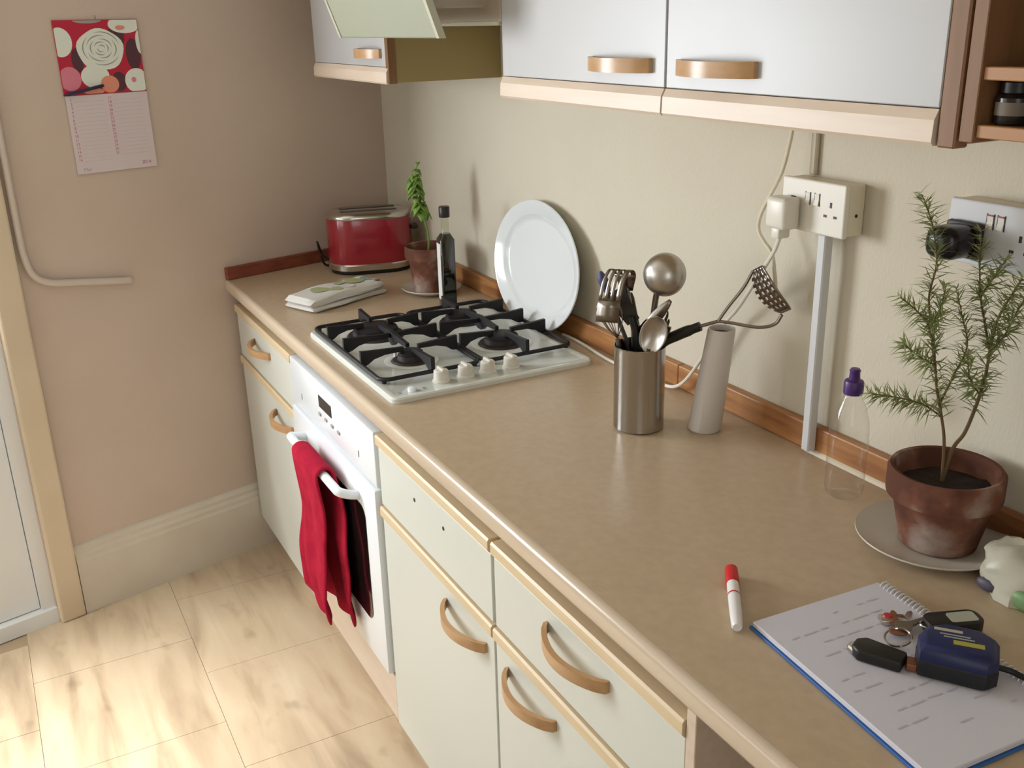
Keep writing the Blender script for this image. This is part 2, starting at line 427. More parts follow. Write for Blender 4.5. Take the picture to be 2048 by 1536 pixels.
c1 = thing('base_cabinet', 'cream base unit with drawer and door between the end wall and the oven', 'cabinet', (.45, -.3, 0), 'base units with beech trims')
XA = .172
carcass(c1, XA, OX0-.001); plinth(c1, XA, OX0-.001)
dw = front(c1, 'drawer', XA, OX0-.003, ZS, Z1); bow_handle(dw, .368, .535, .760, YF)
dd = front(c1, 'door', XA, OX0-.003, Z0, ZS-.003); bow_handle(dd, .535, .70, .598, YF)
c2 = thing('base_cabinet', 'cream base unit right of the oven, blank drawer front with two screw holes', 'cabinet', (1.61, -.3, 0), 'base units with beech trims')
carcass(c2, 1.356, XJ-.001); plinth(c2, 1.356, XJ-.001)
dw = front(c2, 'drawer', 1.358, XJ-.0035, ZS, Z1)
for x in (1.545, 1.678):
    obj('screw_hole', *xf(lathe([(0,-.001),(.004,-.001),(.004,.0008),(0,.0008)], n=12), Matrix.Translation((x, YF, .757)) @ Matrix.Rotation(pi/2, 4, 'X')), 'dark_plastic', dw)
dd = front(c2, 'door', 1.358, XJ-.002, Z0, ZS-.003); bow_handle(dd, 1.675, 1.842, .602, YF)
c3 = thing('base_cabinet', 'cream base unit nearest the camera with a drawer handle and a door handle', 'cabinet', (2.13, -.3, 0), 'base units with beech trims')
carcass(c3, XJ, XE-.001); plinth(c3, XJ, XE)
dw = front(c3, 'drawer', XJ+.0035, XE, ZS, Z1); bow_handle(dw, 2.051, 2.218, .766, YF)
dd = front(c3, 'door', XJ+.002, XE, Z0, ZS-.003); bow_handle(dd, 1.918, 2.076, .602, YF)
tag(obj('end_panel', *bevel(box(XE+.001, XE+.019, YF-.002, -.03, 0, .859), .001, 1), 'beech_pale'), 'beech end panel closing the row of base units', 'panel')
# appliance space beyond, with a plain brown back and a far panel
tag(obj('support_panel', *bevel(box(2.98, 2.998, YF-.002, -.03, 0, .859), .001, 1), 'oak_brown'), 'brown support panel at the far side of the appliance gap', 'panel')
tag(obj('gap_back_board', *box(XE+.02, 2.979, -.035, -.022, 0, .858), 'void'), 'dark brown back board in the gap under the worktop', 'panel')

# oven housing and oven
oh = thing('oven_housing', 'beech filler unit around the white oven', 'cabinet', (1.05, -.3, 0))
obj('base_board', *box(OX0, OX1, YB, -.03, .112, .128), 'carcass', oh)
obj('lower_filler', *bevel(box(OX0, OX1+.005, YF+.002, YF+.02, Z0, .232), .001, 1), 'beech_pale', oh)
plinth(oh, OX0, OX1)
ov = thing('oven', 'white built-in electric oven under the hob', 'oven', (1.05, -.57, .235))
obj('body', *box(OX0+.02, OX1-.02, -.55, -.06, .236, .826), 'enamel', ov)
cp = obj('control_panel', *bevel(box(OX0, OX1, YF-.006, -.55, .7, .828), .004, 2), 'oven_white', ov, True)
obj('clock_display', *box(.985, 1.075, YF-.0075, YF-.005, .765, .794), 'display', cp)
for x, z in ((.985, .745), (1.03, .745), (1.075, .745), (1.12, .745)):
    obj('button', *bevel(box(x-.008, x+.008, YF-.009, YF-.005, z-.004, z+.004), .0015, 1), 'grey_print', cp)
for x in (.84, 1.25):
    kn = obj('knob_mark', *box(x-.001, x+.001, YF-.0075, YF-.006, .735, .75), 'grey_print', cp)
od = obj('oven_door', *bevel(box(OX0, OX1, YF-.012, -.552, .237, .695), .004, 2), 'oven_white', ov, True)
def ogp():
    # dark window with arched corners
    P = []; x0, x1, z0, z1, r_ = OX0+.07, OX1-.07, .335, .625, .03
    for cx_, cz_, a0_ in ((x1-r_, z1-r_, 0), (x0+r_, z1-r_, 90), (x0+r_, z0+r_, 180), (x1-r_, z0+r_, 270)):
        for k in range(6): a = math.radians(a0_+18*k); P.append((cx_+r_*math.cos(a), cz_+r_*math.sin(a)))
    return P
obj('door_glass', *prism(ogp(), 'y', YF-.0135, YF-.011), 'oven_glass', od)
HY = -.632; HZ = .655
hd = obj('handle', *tube(spline([(.858, YF-.01, HZ-.014), (.858, -.615, HZ-.006), (.868, HY, HZ), (.90, HY-.002, HZ), (1.05, HY-.002, HZ), (1.20, HY-.002, HZ), (1.232, HY, HZ), (1.242, -.615, HZ-.006), (1.242, YF-.01, HZ-.014)], 6), .0105, 12), 'oven_white', od, True)
# red towel folded over the oven handle
def towel():
    V = []; F = []
    prof = []                      # (y, z) going from the front hem up over the bar and down behind
    for k in range(15): prof.append((-.650-.006*math.sin(k*.5), 0.292+(HZ+.006-.292)*k/14))
    for k in range(1, 8):
        a = pi*k/8; prof.append((HY-.002-.017*math.cos(a), HZ+.006+.012*math.sin(a)))
    for k in range(15): prof.append((-.614+.003*math.sin(k*.6), HZ+.006-(HZ+.006-.272)*k/14))
    nx = 15
    def pt(i, j):
        y, z = prof[i]; t = j/(nx-1); k = min(1, abs(HZ+.02-z)/.4)
        x = .955+.185*t
        x += (-.008*(1-t)*math.sin(k*2.2) + .020*k*t + (.050*max(0, k-.55)*t if i < 15 else 0)) - .006*math.sin(9*k)*(1-t) + .02*max(0,k-.75)*4*(1-t)
        y += .007*math.sin(t*13+z*14)*k + .004*math.sin(z*40+t*4)*k
        if i < 15:
            y -= .012*k*min(t, .6)
        else:
            x += .034*min(1, k*4)*t; y += .004*min(1, k*4)
        if i in (0, 1): z -= .012*math.sin(t*pi*.9+.2)*(1-i) - .006*math.sin(t*17)*(1-i)
        return Vector((x, y, z))
    V = [pt(i, j) for i in range(len(prof)) for j in range(nx)]
    F = [(i*nx+j, (i+1)*nx+j, (i+1)*nx+j+1, i*nx+j+1) for i in range(len(prof)-1) for j in range(nx-1)]
    return V, F
o = obj('kitchen_towel', *towel(), 'towel_red', None, True); solid(o, .009, 0)
sb = o.modifiers.new('smooth', 'SUBSURF'); sb.levels = 1; sb.render_levels = 1
tag(o, 'crimson towel folded over the oven door handle', 'towel')

# ------------------------------------------------------------------ worktop
WTX = 3.0
def worktop(nose=False):
    # profile in y-z with a rounded front, ends cut along the skewed wall
    prof = [(-.004, .9), (-.586, .9), (-.586, .862), (-.004, .862)] if not nose else None
    if nose:
        prof = [(-.5862, .9), (-.589, .9)]
        for k in range(1, 7): a = pi/2*k/6; prof.append((-.589-.011*math.sin(a), .889+.011*math.cos(a)))
        prof += [(-.6, .872), (-.597, .866), (-.59, .862), (-.5862, .862)]
    n = len(prof)
    V = [Vector((wx(y)+.002, y, z)) for y, z in prof] + [Vector((WTX, y, z)) for y, z in prof]
    return V, [tuple(range(n)), tuple(range(2*n-1, n-1, -1))] + [(k,(k+1)%n,n+(k+1)%n,n+k) for k in range(n)]
wt = thing('worktop', 'long beige laminate worktop with a rounded front edge', 'worktop', (1.5, -.3, .862))
obj('slab', *worktop(), 'counter', wt)
obj('rounded_front_edge', *worktop(True), 'counter_edge', wt, True)
us = thing('upstand', 'orange-brown pine upstand along the socket wall', 'trim board', (1.5, -.01, .9))
xcuts = [.03, 1.62, WTX]
for a, b in zip(xcuts, xcuts[1:]):
    obj('board', *bevel(box(a+.0005, b-.0005, -.019, -.001, .9005, .949), .003, 2), 'pine', us)
obj('sealant_bead', *prism([(-.019, .9005), (-.026, .9005), (-.0225, .9045), (-.019, .907)], 'x', 1.99, WTX), 'sealant', us)
tag(obj('upstand', *merge(ewbox(-.022, -.598, .001, .018, .9005, .938, .003)), 'pine_red'), 'reddish wooden upstand along the calendar wall', 'trim board')

# ------------------------------------------------------------------ wall units
ZU = 1.478; YU = -.300; ZT = 2.15
def wall_unit(name, label, x0, x1, doors, group):
    t = .016
    o = thing(name, label, 'cabinet', ((x0+x1)/2, -.12, ZU), group)
    obj('carcass', *merge(box(x0, x0+t, YU+.02, -.001, ZU+.004, ZT), box(x1-t, x1, YU+.02, -.001, ZU+.004, ZT), box(x0+t, x1-t, YU+.02, -.001, ZU+.008, ZU+.008+t), box(x0+t, x1-t, YU+.02, -.001, ZT-t, ZT), box(x0+t, x1-t, -.012, -.001, ZU+.03, ZT-t)), 'beech' , o)
    for (a, b, ha, hb) in doors:
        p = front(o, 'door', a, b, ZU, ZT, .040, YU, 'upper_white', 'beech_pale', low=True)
        bow_handle(p, ha, hb, 1.548, YU, .028, .021, .009)
    return o
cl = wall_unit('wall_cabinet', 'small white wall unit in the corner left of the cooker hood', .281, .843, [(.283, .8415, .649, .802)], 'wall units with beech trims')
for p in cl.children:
    if p.name.startswith('carcass'): p.data.materials[0] = MATS['carcass_shaded']
obj('side_edge', *box(.8275, .8455, YU-.001, YU+.019, ZU+.002, ZT), 'oak_brown', cl)
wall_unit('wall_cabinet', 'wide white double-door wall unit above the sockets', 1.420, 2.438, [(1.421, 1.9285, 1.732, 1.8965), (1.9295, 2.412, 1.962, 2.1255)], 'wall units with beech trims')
obj('side_edge', *bevel(box(2.4135, 2.4365, YU-.003, YU+.0195, ZU, ZT), .002, 1), 'oak_brown', [o for o in COL.objects if o.get('label','').startswith('wide white')][0])
# cooker hood with its visor tipped out
hoo = thing('cooker_hood', 'grey-green cooker hood with tilted visor between the wall units', 'cooker hood', (1.13, -.2, 1.6))
obj('body', *bevel(box(.848, 1.416, -.298, -.002, 1.612, 1.95), .006, 2), 'hood_body', hoo)
obj('filter_panel', *box(.88, 1.38, -.27, -.03, 1.607, 1.612), 'hood_edge', hoo)
obj('lit_edge', *bevel(box(1.20, 1.405, -.299, -.26, 1.607, 1.617), .003, 1), 'hood_edge', hoo)  # light on the hood's lower edge, put in as a paler bar
def vis(x0, x1, a, b, z0=1.588, z1=1.93):
    k = (z1-z0)*.36
    return prism([(-.420-a, z0), (-.420-b, z0), (-.420-k-b, z1), (-.420-k-a, z1)], 'x', x0, x1)
vs = obj('visor', *bevel(vis(.873, 1.398, 0, -.010), .002, 1), 'hood_grey', hoo)
obj('visor_trim', *vis(1.398, 1.410, .002, -.012), 'hood_edge', vs)
obj('visor_trim', *vis(.861, .873, .002, -.012), 'hood_edge', vs)
for x in (.91, 1.34):
    obj('hinge_arm', *bevel(box(x, x+.02, -.432, -.29, 1.64, 1.66), .003, 1), 'hood_body', hoo)
# open shelf unit at the right
su = thing('shelf_unit', 'brown wooden open wall shelf at the right of the wall units', 'shelf', (2.68, -.12, 1.486))
SX0, SX1 = 2.440, 2.92
obj('side_panel', *bevel(box(SX0, SX0+.017, YU-.002, -.002, 1.486, ZT), .001, 1), 'oak_brown', su)
obj('side_panel', *bevel(box(SX1-.017, SX1, YU-.002, -.002, 1.486, ZT), .001, 1), 'oak_brown', su)
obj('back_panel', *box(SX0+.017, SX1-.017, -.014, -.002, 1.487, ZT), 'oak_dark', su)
for z, nm in ((1.491, 'shelf'), (1.548, 'shelf'), (1.85, 'shelf'), (ZT-.016, 'shelf')):
    b_ = obj(nm, *box(SX0+.017, SX1-.017, YU+.012, -.014, z, z+.013), 'oak_brown', su)
    obj('shelf_lipping', *bevel(box(SX0+.017, SX1-.017, YU+.002, YU+.012, z, z+.013), .001, 1), 'shelf_edge', b_)
j = thing('spice_jar', 'small dark spice jar with a dull label on the lowest open shelf', 'jar', (2.478, -.272, 1.5048), 'jars on the open shelf')
obj('body', *lathe([(0,0),(.017,0),(.018,.002),(.018,.026),(.013,.031),(0,.031)], (2.478,-.272,1.5048), 24), 'jar_dark', j, True)
obj('label', *lathe([(.0183,.009),(.0183,.022)], (2.478,-.272,1.5048), 24), 'jar_label', j, True)
obj('lid', *lathe([(0,.031),(.0145,.031),(.0145,.041),(0,.041)], (2.478,-.272,1.5048), 24), 'black_plastic', j, True)
j = thing('spice_jar', 'squat purple-grey jar beside the dark jar on the open shelf', 'jar', (2.522, -.25, 1.5048), 'jars on the open shelf')
obj('body', *lathe([(0,0),(.019,0),(.021,.003),(.021,.024),(.016,.029),(0,.029)], (2.522,-.25,1.5048), 24), 'jar_purple', j, True)
obj('lid', *lathe([(0,.029),(.017,.029),(.017,.040),(0,.040)], (2.522,-.25,1.5048), 24), 'jar_dark', j, True)

# ------------------------------------------------------------------ hob
HX0, HX1, HY0, HY1 = .850, 1.405, -.557, -.083
hob = thing('gas_hob', 'white enamel four-burner gas hob set into the worktop', 'hob', (1.13, -.32, .9))
def rrect(x0, x1, y0, y1, r_, n=6):
    P = []
    for cx_, cy_, a0_ in ((x1-r_, y1-r_, 0), (x0+r_, y1-r_, 90), (x0+r_, y0+r_, 180), (x1-r_, y0+r_, 270)):
        for k in range(n+1): a = math.radians(a0_+90*k/n); P.append((cx_+r_*math.cos(a), cy_+r_*math.sin(a)))
    return P
def plate(x0, x1, y0, y1, r_, steps):
    """stacked rounded rectangles: steps (inset, z)"""
    V = []; F = []; n = None
    for i, (s, z) in enumerate(steps):
        P = rrect(x0+s, x1-s, y0+s, y1-s, max(r_-s, .002)); n = len(P)
        V += [Vector((a, b, z)) for a, b in P]
        if i:
            for k in range(n): F.append(((i-1)*n+k, (i-1)*n+(k+1)%n, i*n+(k+1)%n, i*n+k))
    F.append(tuple(range(n))); F.append(tuple(range(len(V)-n, len(V))))
    return V, F
obj('top_plate', *plate(HX0, HX1, HY0, HY1, .02, [(0,.9003),(0,.909),(.003,.912),(.014,.9125),(.018,.9105)]), 'enamel', hob, True)
burn = [(.968,-.425,.056), (1.19,-.427,.031), (1.188,-.198,.042), (.972,-.198,.042)]
for x, y, r_ in burn:
    b_ = obj('burner', *lathe([(0,.912),(r_+.014,.9105),(r_+.010,.9145),(r_,.915),(r_-.002,.926),(0,.926)], (x,y,0), 32), 'burner', hob, True)
    obj('burner_cap', *lathe([(0,.926),(r_-.004,.926),(r_-.004,.931),(r_-.009,.934),(0,.9345)], (x,y,0), 32), 'iron', b_, True)
    obj('dish', *lathe([(r_+.016,.9107),(r_+.024,.9113),(r_+.03,.9107)], (x,y,0), 32), 'enamel', b_, True)
obj('spark_plug', *lathe([(0,.9105),(.004,.9105),(.003,.927),(0,.928)], (1.158,-.452,0), 10), 'ceramic', hob, True)
for y in (-.427, -.371, -.318, -.262):
    k_ = obj('control_knob', *lathe([(0,.9105),(.019,.9105),(.019,.914),(.0165,.916),(.0155,.934),(.013,.9365),(0,.937)], (1.352,y,0), 28), 'knob_white', hob, True)
    obj('grip', *bevel(box(1.336,1.368,y-.004,y+.004,.935,.941), .002, 1), 'knob_white', k_)
obj('ignition_button', *lathe([(0,.9105),(.009,.9105),(.009,.917),(.006,.9185),(0,.919)], (1.372,-.502,0), 20), 'oven_white', hob, True)
for y in (-.53, -.475): obj('print_mark', *box(1.366,1.378,y-.004,y+.004,.9103,.911), 'grey_print', hob)
# pan supports: rounded frames with upright fins
def fin(p_out, p_in, z0=.918, ztop=.949, th=.0045):
    a = Vector((*p_out, 0)); b = Vector((*p_in, 0)); t = (b-a); L_ = t.length; t.normalize(); s = Vector((-t.y, t.x, 0))*th
    prof = [(0, z0), (0, ztop+.002), (.25*L_, ztop), (L_, ztop-.004), (L_, ztop-.013), (.55*L_, ztop-.014), (.3*L_, ztop-.02), (.16*L_, z0+.002), (.10*L_, z0)]
    n = len(prof); V = []
    for sg in (-1, 1):
        for l, z in prof: q = a+t*l+s*sg; V.append(Vector((q.x, q.y, z)))
    return V, [tuple(range(n)), tuple(range(2*n-1, n-1, -1))] + [(k,(k+1)%n,n+(k+1)%n,n+k) for k in range(n)]
GX0, GX1 = .862, 1.312
for (gy0, gy1, bs) in ((-.545, -.315, burn[:2]), (-.305, -.083, (burn[3], burn[2]))):
    fr = [(a, b, .921) for a, b in rrect(GX0, GX1, gy0, gy1, .022)]
    ps = obj('pan_support', *tube(fr, .0048, 8, closed=True), 'iron', hob, True)
    xm = (bs[0][0]+bs[1][0])/2
    obj('cross_bar', *merge(fin((xm, gy0), (xm, (gy0+gy1)/2+.004)), fin((xm, gy1), (xm, (gy0+gy1)/2-.004))), 'iron', ps)
    for x, y, r_ in bs:
        q = r_*.55
        for p0, p1 in (((x, gy0), (x, y-q)), ((x, gy1), (x, y+q)), ((GX0 if x < xm else GX1, y), ((x-q) if x < xm else (x+q), y)), ((xm, y), ((x+q) if x < xm else (x-q), y))):
            obj('fin', *fin(p0, p1), 'iron', ps)
    for cx_ in (GX0+.01, GX1-.01):
        for cy_ in (gy0+.01, gy1-.01):
            obj('foot', *lathe([(0,.9115),(.005,.9115),(.005,.921),(0,.921)], (cx_,cy_,0), 10), 'iron', ps, True)

# ------------------------------------------------------------------ toaster
def toaster():
    cx_, cy_ = .262, -.170; ang = math.radians(76)
    T = thing('toaster', 'red two-slice toaster with chrome top and base in the corner', 'toaster', (cx_, cy_, .9))
    Lh, Wh = .128, .082
    Mx = Matrix.Translation((cx_, cy_, 0)) @ Matrix.Rotation(ang, 4, 'Z')
    def stack(steps, r_=.0805):
        return xf(plate(-Lh, Lh, -Wh, Wh, r_, steps), Mx)
    obj('foot_ring', *stack([(.006,.9003),(.004,.908),(.004,.911)]), 'black_plastic', T, True)
    obj('base_band', *stack([(.003,.911),(-.001,.913),(-.002,.928),(.001,.932)]), 'chrome', T, True)
    obj('shell', *stack([(.001,.932),(0,.935),(0,1.062),(.001,1.066)]), 'toaster_red', T, True)
    tp = obj('top_cap', *stack([(0,1.066),(-.001,1.068),(0,1.076),(.006,1.083),(.016,1.086)]), 'chrome', T, True)
    for s in (-1, 1):
        obj('slot', *xf(bevel(box(-.085,.085,s*.028-.013,s*.028+.013,1.0845,1.0868), .001, 1), Mx), 'black_plastic', tp)
        obj('slot_guard', *xf(merge(box(-.08,.08,s*.028-.001,s*.028+.001,1.0868,1.088)), Mx), 'chrome', tp)
    obj('lever', *xf(bevel(box(Lh+.0, Lh+.022, -.022, .022, 1.018, 1.030), .004, 2), Mx), 'dark_plastic', T)
    obj('lever_slot', *xf(box(Lh-.002, Lh+.0015, -.004, .004, .95, 1.05), Mx), 'black_plastic', T)
    obj('browning_dial', *xf(lathe([(0,0),(.016,0),(.014,.012),(0,.013)], n=24), Mx @ Matrix.Translation((Lh,0,.955)) @ Matrix.Rotation(pi/2,4,'Y')), 'dark_plastic', T, True)
    P = [Mx @ Vector(p) for p in ((-Lh+.01, .03, .925), (-Lh-.02, .03, .95), (-Lh-.03, .032, .99), (-Lh-.022, .045, .96), (-Lh-.01, .06, .91), (-Lh+.03,.088,.9045), (0,.10,.9045))]
    obj('cord', *tube(spline(P, 6), .0035, 8), 'black_plastic', T, True)
toaster()

# ------------------------------------------------------------------ plants
def flower_pot(parent, c, rt, rb, h, rim_h, z0, m):
    x, y = c
    obj('pot', *lathe([(0,z0),(rb-.004,z0),(rb,z0+.003),(rt-.010,z0+h-rim_h-.002),(rt-.009,z0+h-rim_h),(rt-.001,z0+h-rim_h+.001),(rt,z0+h-rim_h+.006),(rt,z0+h-.004),(rt-.003,z0+h),(rt-.008,z0+h-.001),(rt-.011,z0+h-.02),(rt-.016,z0+h-.03)], (x,y,0), 48), m, parent, True)
    V, F = lathe([(0,z0+h-.026),(rt*.4,z0+h-.024),(rt-.013,z0+h-.029)], (x,y,0), 30)
    V = [v+Vector((0,0,random.uniform(-.003,.003))) for v in V]
    obj('soil', V, F, 'soil', parent, True)
def saucer(name, label, c, r_, group):
    x, y = c
    o = obj(name, *lathe([(0,.9005),(r_*.58,.9005),(r_*.62,.902),(r_*.97,.9135),(r_,.9165),(r_*.995,.9185),(r_*.96,.9165),(r_*.62,.906),(0,.9055)], (x,y,0), 56), 'saucer_white', None, True)
    tag(o, label, 'saucer', group)
saucer('saucer', 'small pale saucer under the basil pot behind the oil bottle', (.634,-.13), .084, 'plant saucers')
bp = thing('potted_basil', 'small terracotta pot with a leggy green basil stem', 'plant', (.64,-.135,.906))
flower_pot(bp, (.640,-.135), .068, .046, .130, .034, .9062, 'terracotta_worn')
st = spline([(.640,-.137,1.01),(.644,-.136,1.06),(.642,-.145,1.11),(.640,-.158,1.16),(.634,-.165,1.21),(.640,-.155,1.262)], 6)
stm = obj('stem', *tube(st, [.0035-.002*i/(len(st)-1) for i in range(len(st))], 8), 'stem_green', bp, True)
def leaf(parent, base, dirv, L_, W_, m, droop=.3):
    dv = Vector(dirv).normalized(); up = Vector((0,0,1)); s = dv.cross(up); s.normalize(); nrm = s.cross(dv)
    V = []; n = 6; prof = [.0, .75, 1, .9, .55, 0.02]
    for i in range(n):
        t = i/(n-1); c = Vector(base)+dv*(L_*t)-up*(droop*L_*t*t)
        for k in (-1, 0, 1): V.append(c + s*(k*W_*.5*prof[i]) + nrm*(abs(k)*W_*.18*prof[i]))
    F = [(i*3+k, (i+1)*3+k, (i+1)*3+k+1, i*3+k+1) for i in range(n-1) for k in (0,1)]
    o = obj('leaf', V, F, m, parent, True); solid(o, .0006)
rnd = random.Random(3)
for z, cnt, sz in ((1.135,6,.032),(1.150,6,.030),(1.165,4,.022),(1.186,6,.030),(1.200,6,.030),(1.215,6,.028),(1.230,5,.022),(1.246,4,.016),(1.262,2,.014)):
    p = min(st, key=lambda q: abs(q.z-z))
    a0_ = rnd.uniform(0, 6)
    for k in range(cnt):
        a = a0_+2*pi*k/cnt+rnd.uniform(-.3,.3)
        leaf(bp, p, (math.cos(a), math.sin(a), rnd.uniform(-.5,.5)), sz*rnd.uniform(.75,1.05), sz*.95, 'leaf_basil', rnd.uniform(.5,1.1))
# rosemary
saucer('saucer', 'white plate-like saucer under the rosemary pot at the right', (2.322,-.103), .104, 'plant saucers')
rp_ = thing('potted_rosemary', 'weathered terracotta pot with an airy rosemary bush', 'plant', (2.330,-.100,.906))
flower_pot(rp_, (2.330,-.100), .077, .052, .116, .042, .9062, 'terracotta_worn')
RC = Vector((2.330,-.100,0)); RL = Vector((.803,.597,0)); RN = Vector((-.597,.803,0))
branches = [
 ([(-.004,1.0,0),(.004,1.05,0),(.016,1.075,.004),(.026,1.12,.006),(.031,1.16,.006),(.032,1.20,.004),(.036,1.24,0),(.046,1.27,-.006),(.056,1.296,-.01)], .34, .0030),
 ([(.031,1.195,.004),(.022,1.225,.012),(.012,1.26,.018),(.006,1.30,.02),(.002,1.345,.022)], .05, .0018),
 ([(-.004,1.0,0),(-.008,1.06,-.004),(-.016,1.10,-.008),(-.026,1.14,-.012),(-.033,1.18,-.014),(-.045,1.225,-.02),(-.062,1.247,-.026),(-.083,1.264,-.03)], .28, .0024),
 ([(-.033,1.18,-.014),(-.040,1.215,0),(-.050,1.255,.010),(-.046,1.30,.014),(-.052,1.335,.016),(-.060,1.36,.018),(-.074,1.390,.02)], .05, .0018),
 ([(-.014,1.095,-.006),(-.034,1.112,-.016),(-.056,1.122,-.026),(-.080,1.127,-.034),(-.108,1.131,-.042)], .22, .0014),
 ([(-.02,1.115,-.01),(-.008,1.15,.010),(.004,1.19,.022),(-.006,1.225,.034),(-.018,1.262,.040)], .15, .0018),
 ([(.032,1.19,.004),(.046,1.22,-.008),(.054,1.25,-.016),(.066,1.285,-.02)], .1, .0016),
 ([(-.030,1.17,-.012),(-.056,1.188,-.03),(-.072,1.206,-.04)], .1, .0014),
 ([(.010,1.26,.018),(.024,1.29,.008),(.034,1.315,.002)], .05, .0014),
 ([(.028,1.13,.006),(.012,1.16,-.016),(.006,1.195,-.026)], .1, .0014),
 ([(-.045,1.225,-.02),(-.034,1.25,-.03),(-.030,1.285,-.036)], .1, .0014),
]
rnd = random.Random(11)
for P, start, r_ in branches:
    pts = spline([RC + RL*t + RN*n_ + Vector((0,0,z)) for t, z, n_ in P], 7)
    br = obj('branch', *tube(pts, [r_*(1-.65*i/(len(pts)-1)) for i in range(len(pts))], 6), 'stem_brown', rp_, True)
    V = []; F = []
    s0 = int(start*len(pts))
    for i in range(s0, len(pts)):
        tdir = (pts[min(i+1, len(pts)-1)]-pts[max(i-1,0)]).normalized()
        for k in range(6):
            a = rnd.uniform(0, 2*pi); s = tdir.cross(Vector((math.cos(a), math.sin(a), .3))).normalized()
            fwd = rnd.uniform(-.1, .8); dv = (s + tdir*fwd).normalized(); L_ = rnd.uniform(.014, .032)*(.7 if i > len(pts)-4 else 1)
            wv = dv.cross(tdir).normalized()*.0012; b0 = pts[i]+tdir*rnd.uniform(-.004,.004)
            cz = Vector((rnd.uniform(-.25,.25),rnd.uniform(-.25,.25),rnd.uniform(-.6,.3)))
            n0 = len(V); p1 = b0+dv*L_*.5+cz*L_*.15; p2 = b0+dv*L_+cz*L_*.6; th = wv.cross(dv).normalized()*.0006
            V += [b0-wv*.6, b0+wv*.6, b0+th, p1-wv*1.1, p1+wv*1.1, p1+th, p2]
            F += [(n0,n0+1,n0+4,n0+3),(n0+1,n0+2,n0+5,n0+4),(n0+2,n0,n0+3,n0+5),(n0+3,n0+4,n0+6),(n0+4,n0+5,n0+6),(n0+5,n0+3,n0+6)]
    nd = obj('needles', V, F, 'needle', br); nd['kind'] = 'stuff'

# ------------------------------------------------------------------ oil bottle, plate, tea towel
ob = thing('oil_bottle', 'tall dark square olive oil bottle with black cap behind the hob', 'bottle', (.806,-.158,.9))
Mo = Matrix.Translation((.806,-.158,0)) @ Matrix.Rotation(math.radians(-6),4,'Z')
b_ = .0195
def sq(steps, rr_=.006): 
    V=[];F=[];n=None
    for i,(h,z,r_) in enumerate(steps):
        P = rrect(-h,h,-h,h,r_,4); n=len(P); V += [Vector((a,c,z)) for a,c in P]
        if i: F += [((i-1)*n+k,(i-1)*n+(k+1)%n,i*n+(k+1)%n,i*n+k) for k in range(n)]
    F += [tuple(range(n)), tuple(range(len(V)-n,len(V)))]
    return V,F
obj('glass_body', *xf(sq([(b_-.002,.9003,.004),(b_,.903,.005),(b_,1.085,.005),(b_-.003,1.091,.007),(.013,1.1,.012)]), Mo), 'oil_dark', ob, True)
obj('neck', *xf(lathe([(.0118,1.098),(.0105,1.104),(.0100,1.142)], n=24), Mo), 'clear_glass', ob, True)
obj('cap', *xf(lathe([(0,1.142),(.0135,1.142),(.014,1.144),(.014,1.168),(.0125,1.170),(0,1.170)], n=24), Mo), 'bottle_cap_black', ob, True)
obj('label', *xf(box(-b_*.72, b_*.72, -b_-.0006, -b_+.001, .925, 1.075), Mo), 'label_white', ob)
# platter leaning on the wall
pl_ = []
Mp = Matrix.Translation((1.082,-.066,.9005)) @ Matrix.Rotation(-.165,4,'X') @ Matrix.Translation((0,0,.154)) @ Matrix.Rotation(math.radians(7),4,'Y') @ Matrix.Translation((0,0,-.154))
def platter():
    a, b = .208, .154; cz = b
    prof = [(0,.010),(.66,.010),(.72,.008),(.765,.001),(.79,-.002),(.965,-.009),(.99,-.011),(1.0,-.009),(.985,-.006),(.80,.004),(.76,.010),(.70,.017),(.62,.018),(0,.018)]
    V=[];F=[];n=72; rings=[]
    for r_, y in prof:
        if r_ == 0: rings.append([len(V)]); V.append(Vector((0,y,cz)))
        else:
            rings.append(list(range(len(V),len(V)+n)))
            off_ = (1-r_)
            for k in range(n):
                t=2*pi*k/n; V.append(Vector((( a-off_*b)*math.cos(t) if r_>.3 else a*r_*math.cos(t), y, cz+(b*r_)*math.sin(t))))
    for A,B in zip(rings,rings[1:]):
        for k in range(n):
            k2=(k+1)%n
            if len(A)==1: F.append((A[0],B[k],B[k2]))
            elif len(B)==1: F.append((A[k],B[0],A[k2]))
            else: F.append((A[k],B[k],B[k2],A[k2]))
    return V,F
tag(obj('serving_platter', *xf(platter(), Mp), 'ceramic', None, True), 'large oval white platter leaning on the wall behind the hob', 'plate')
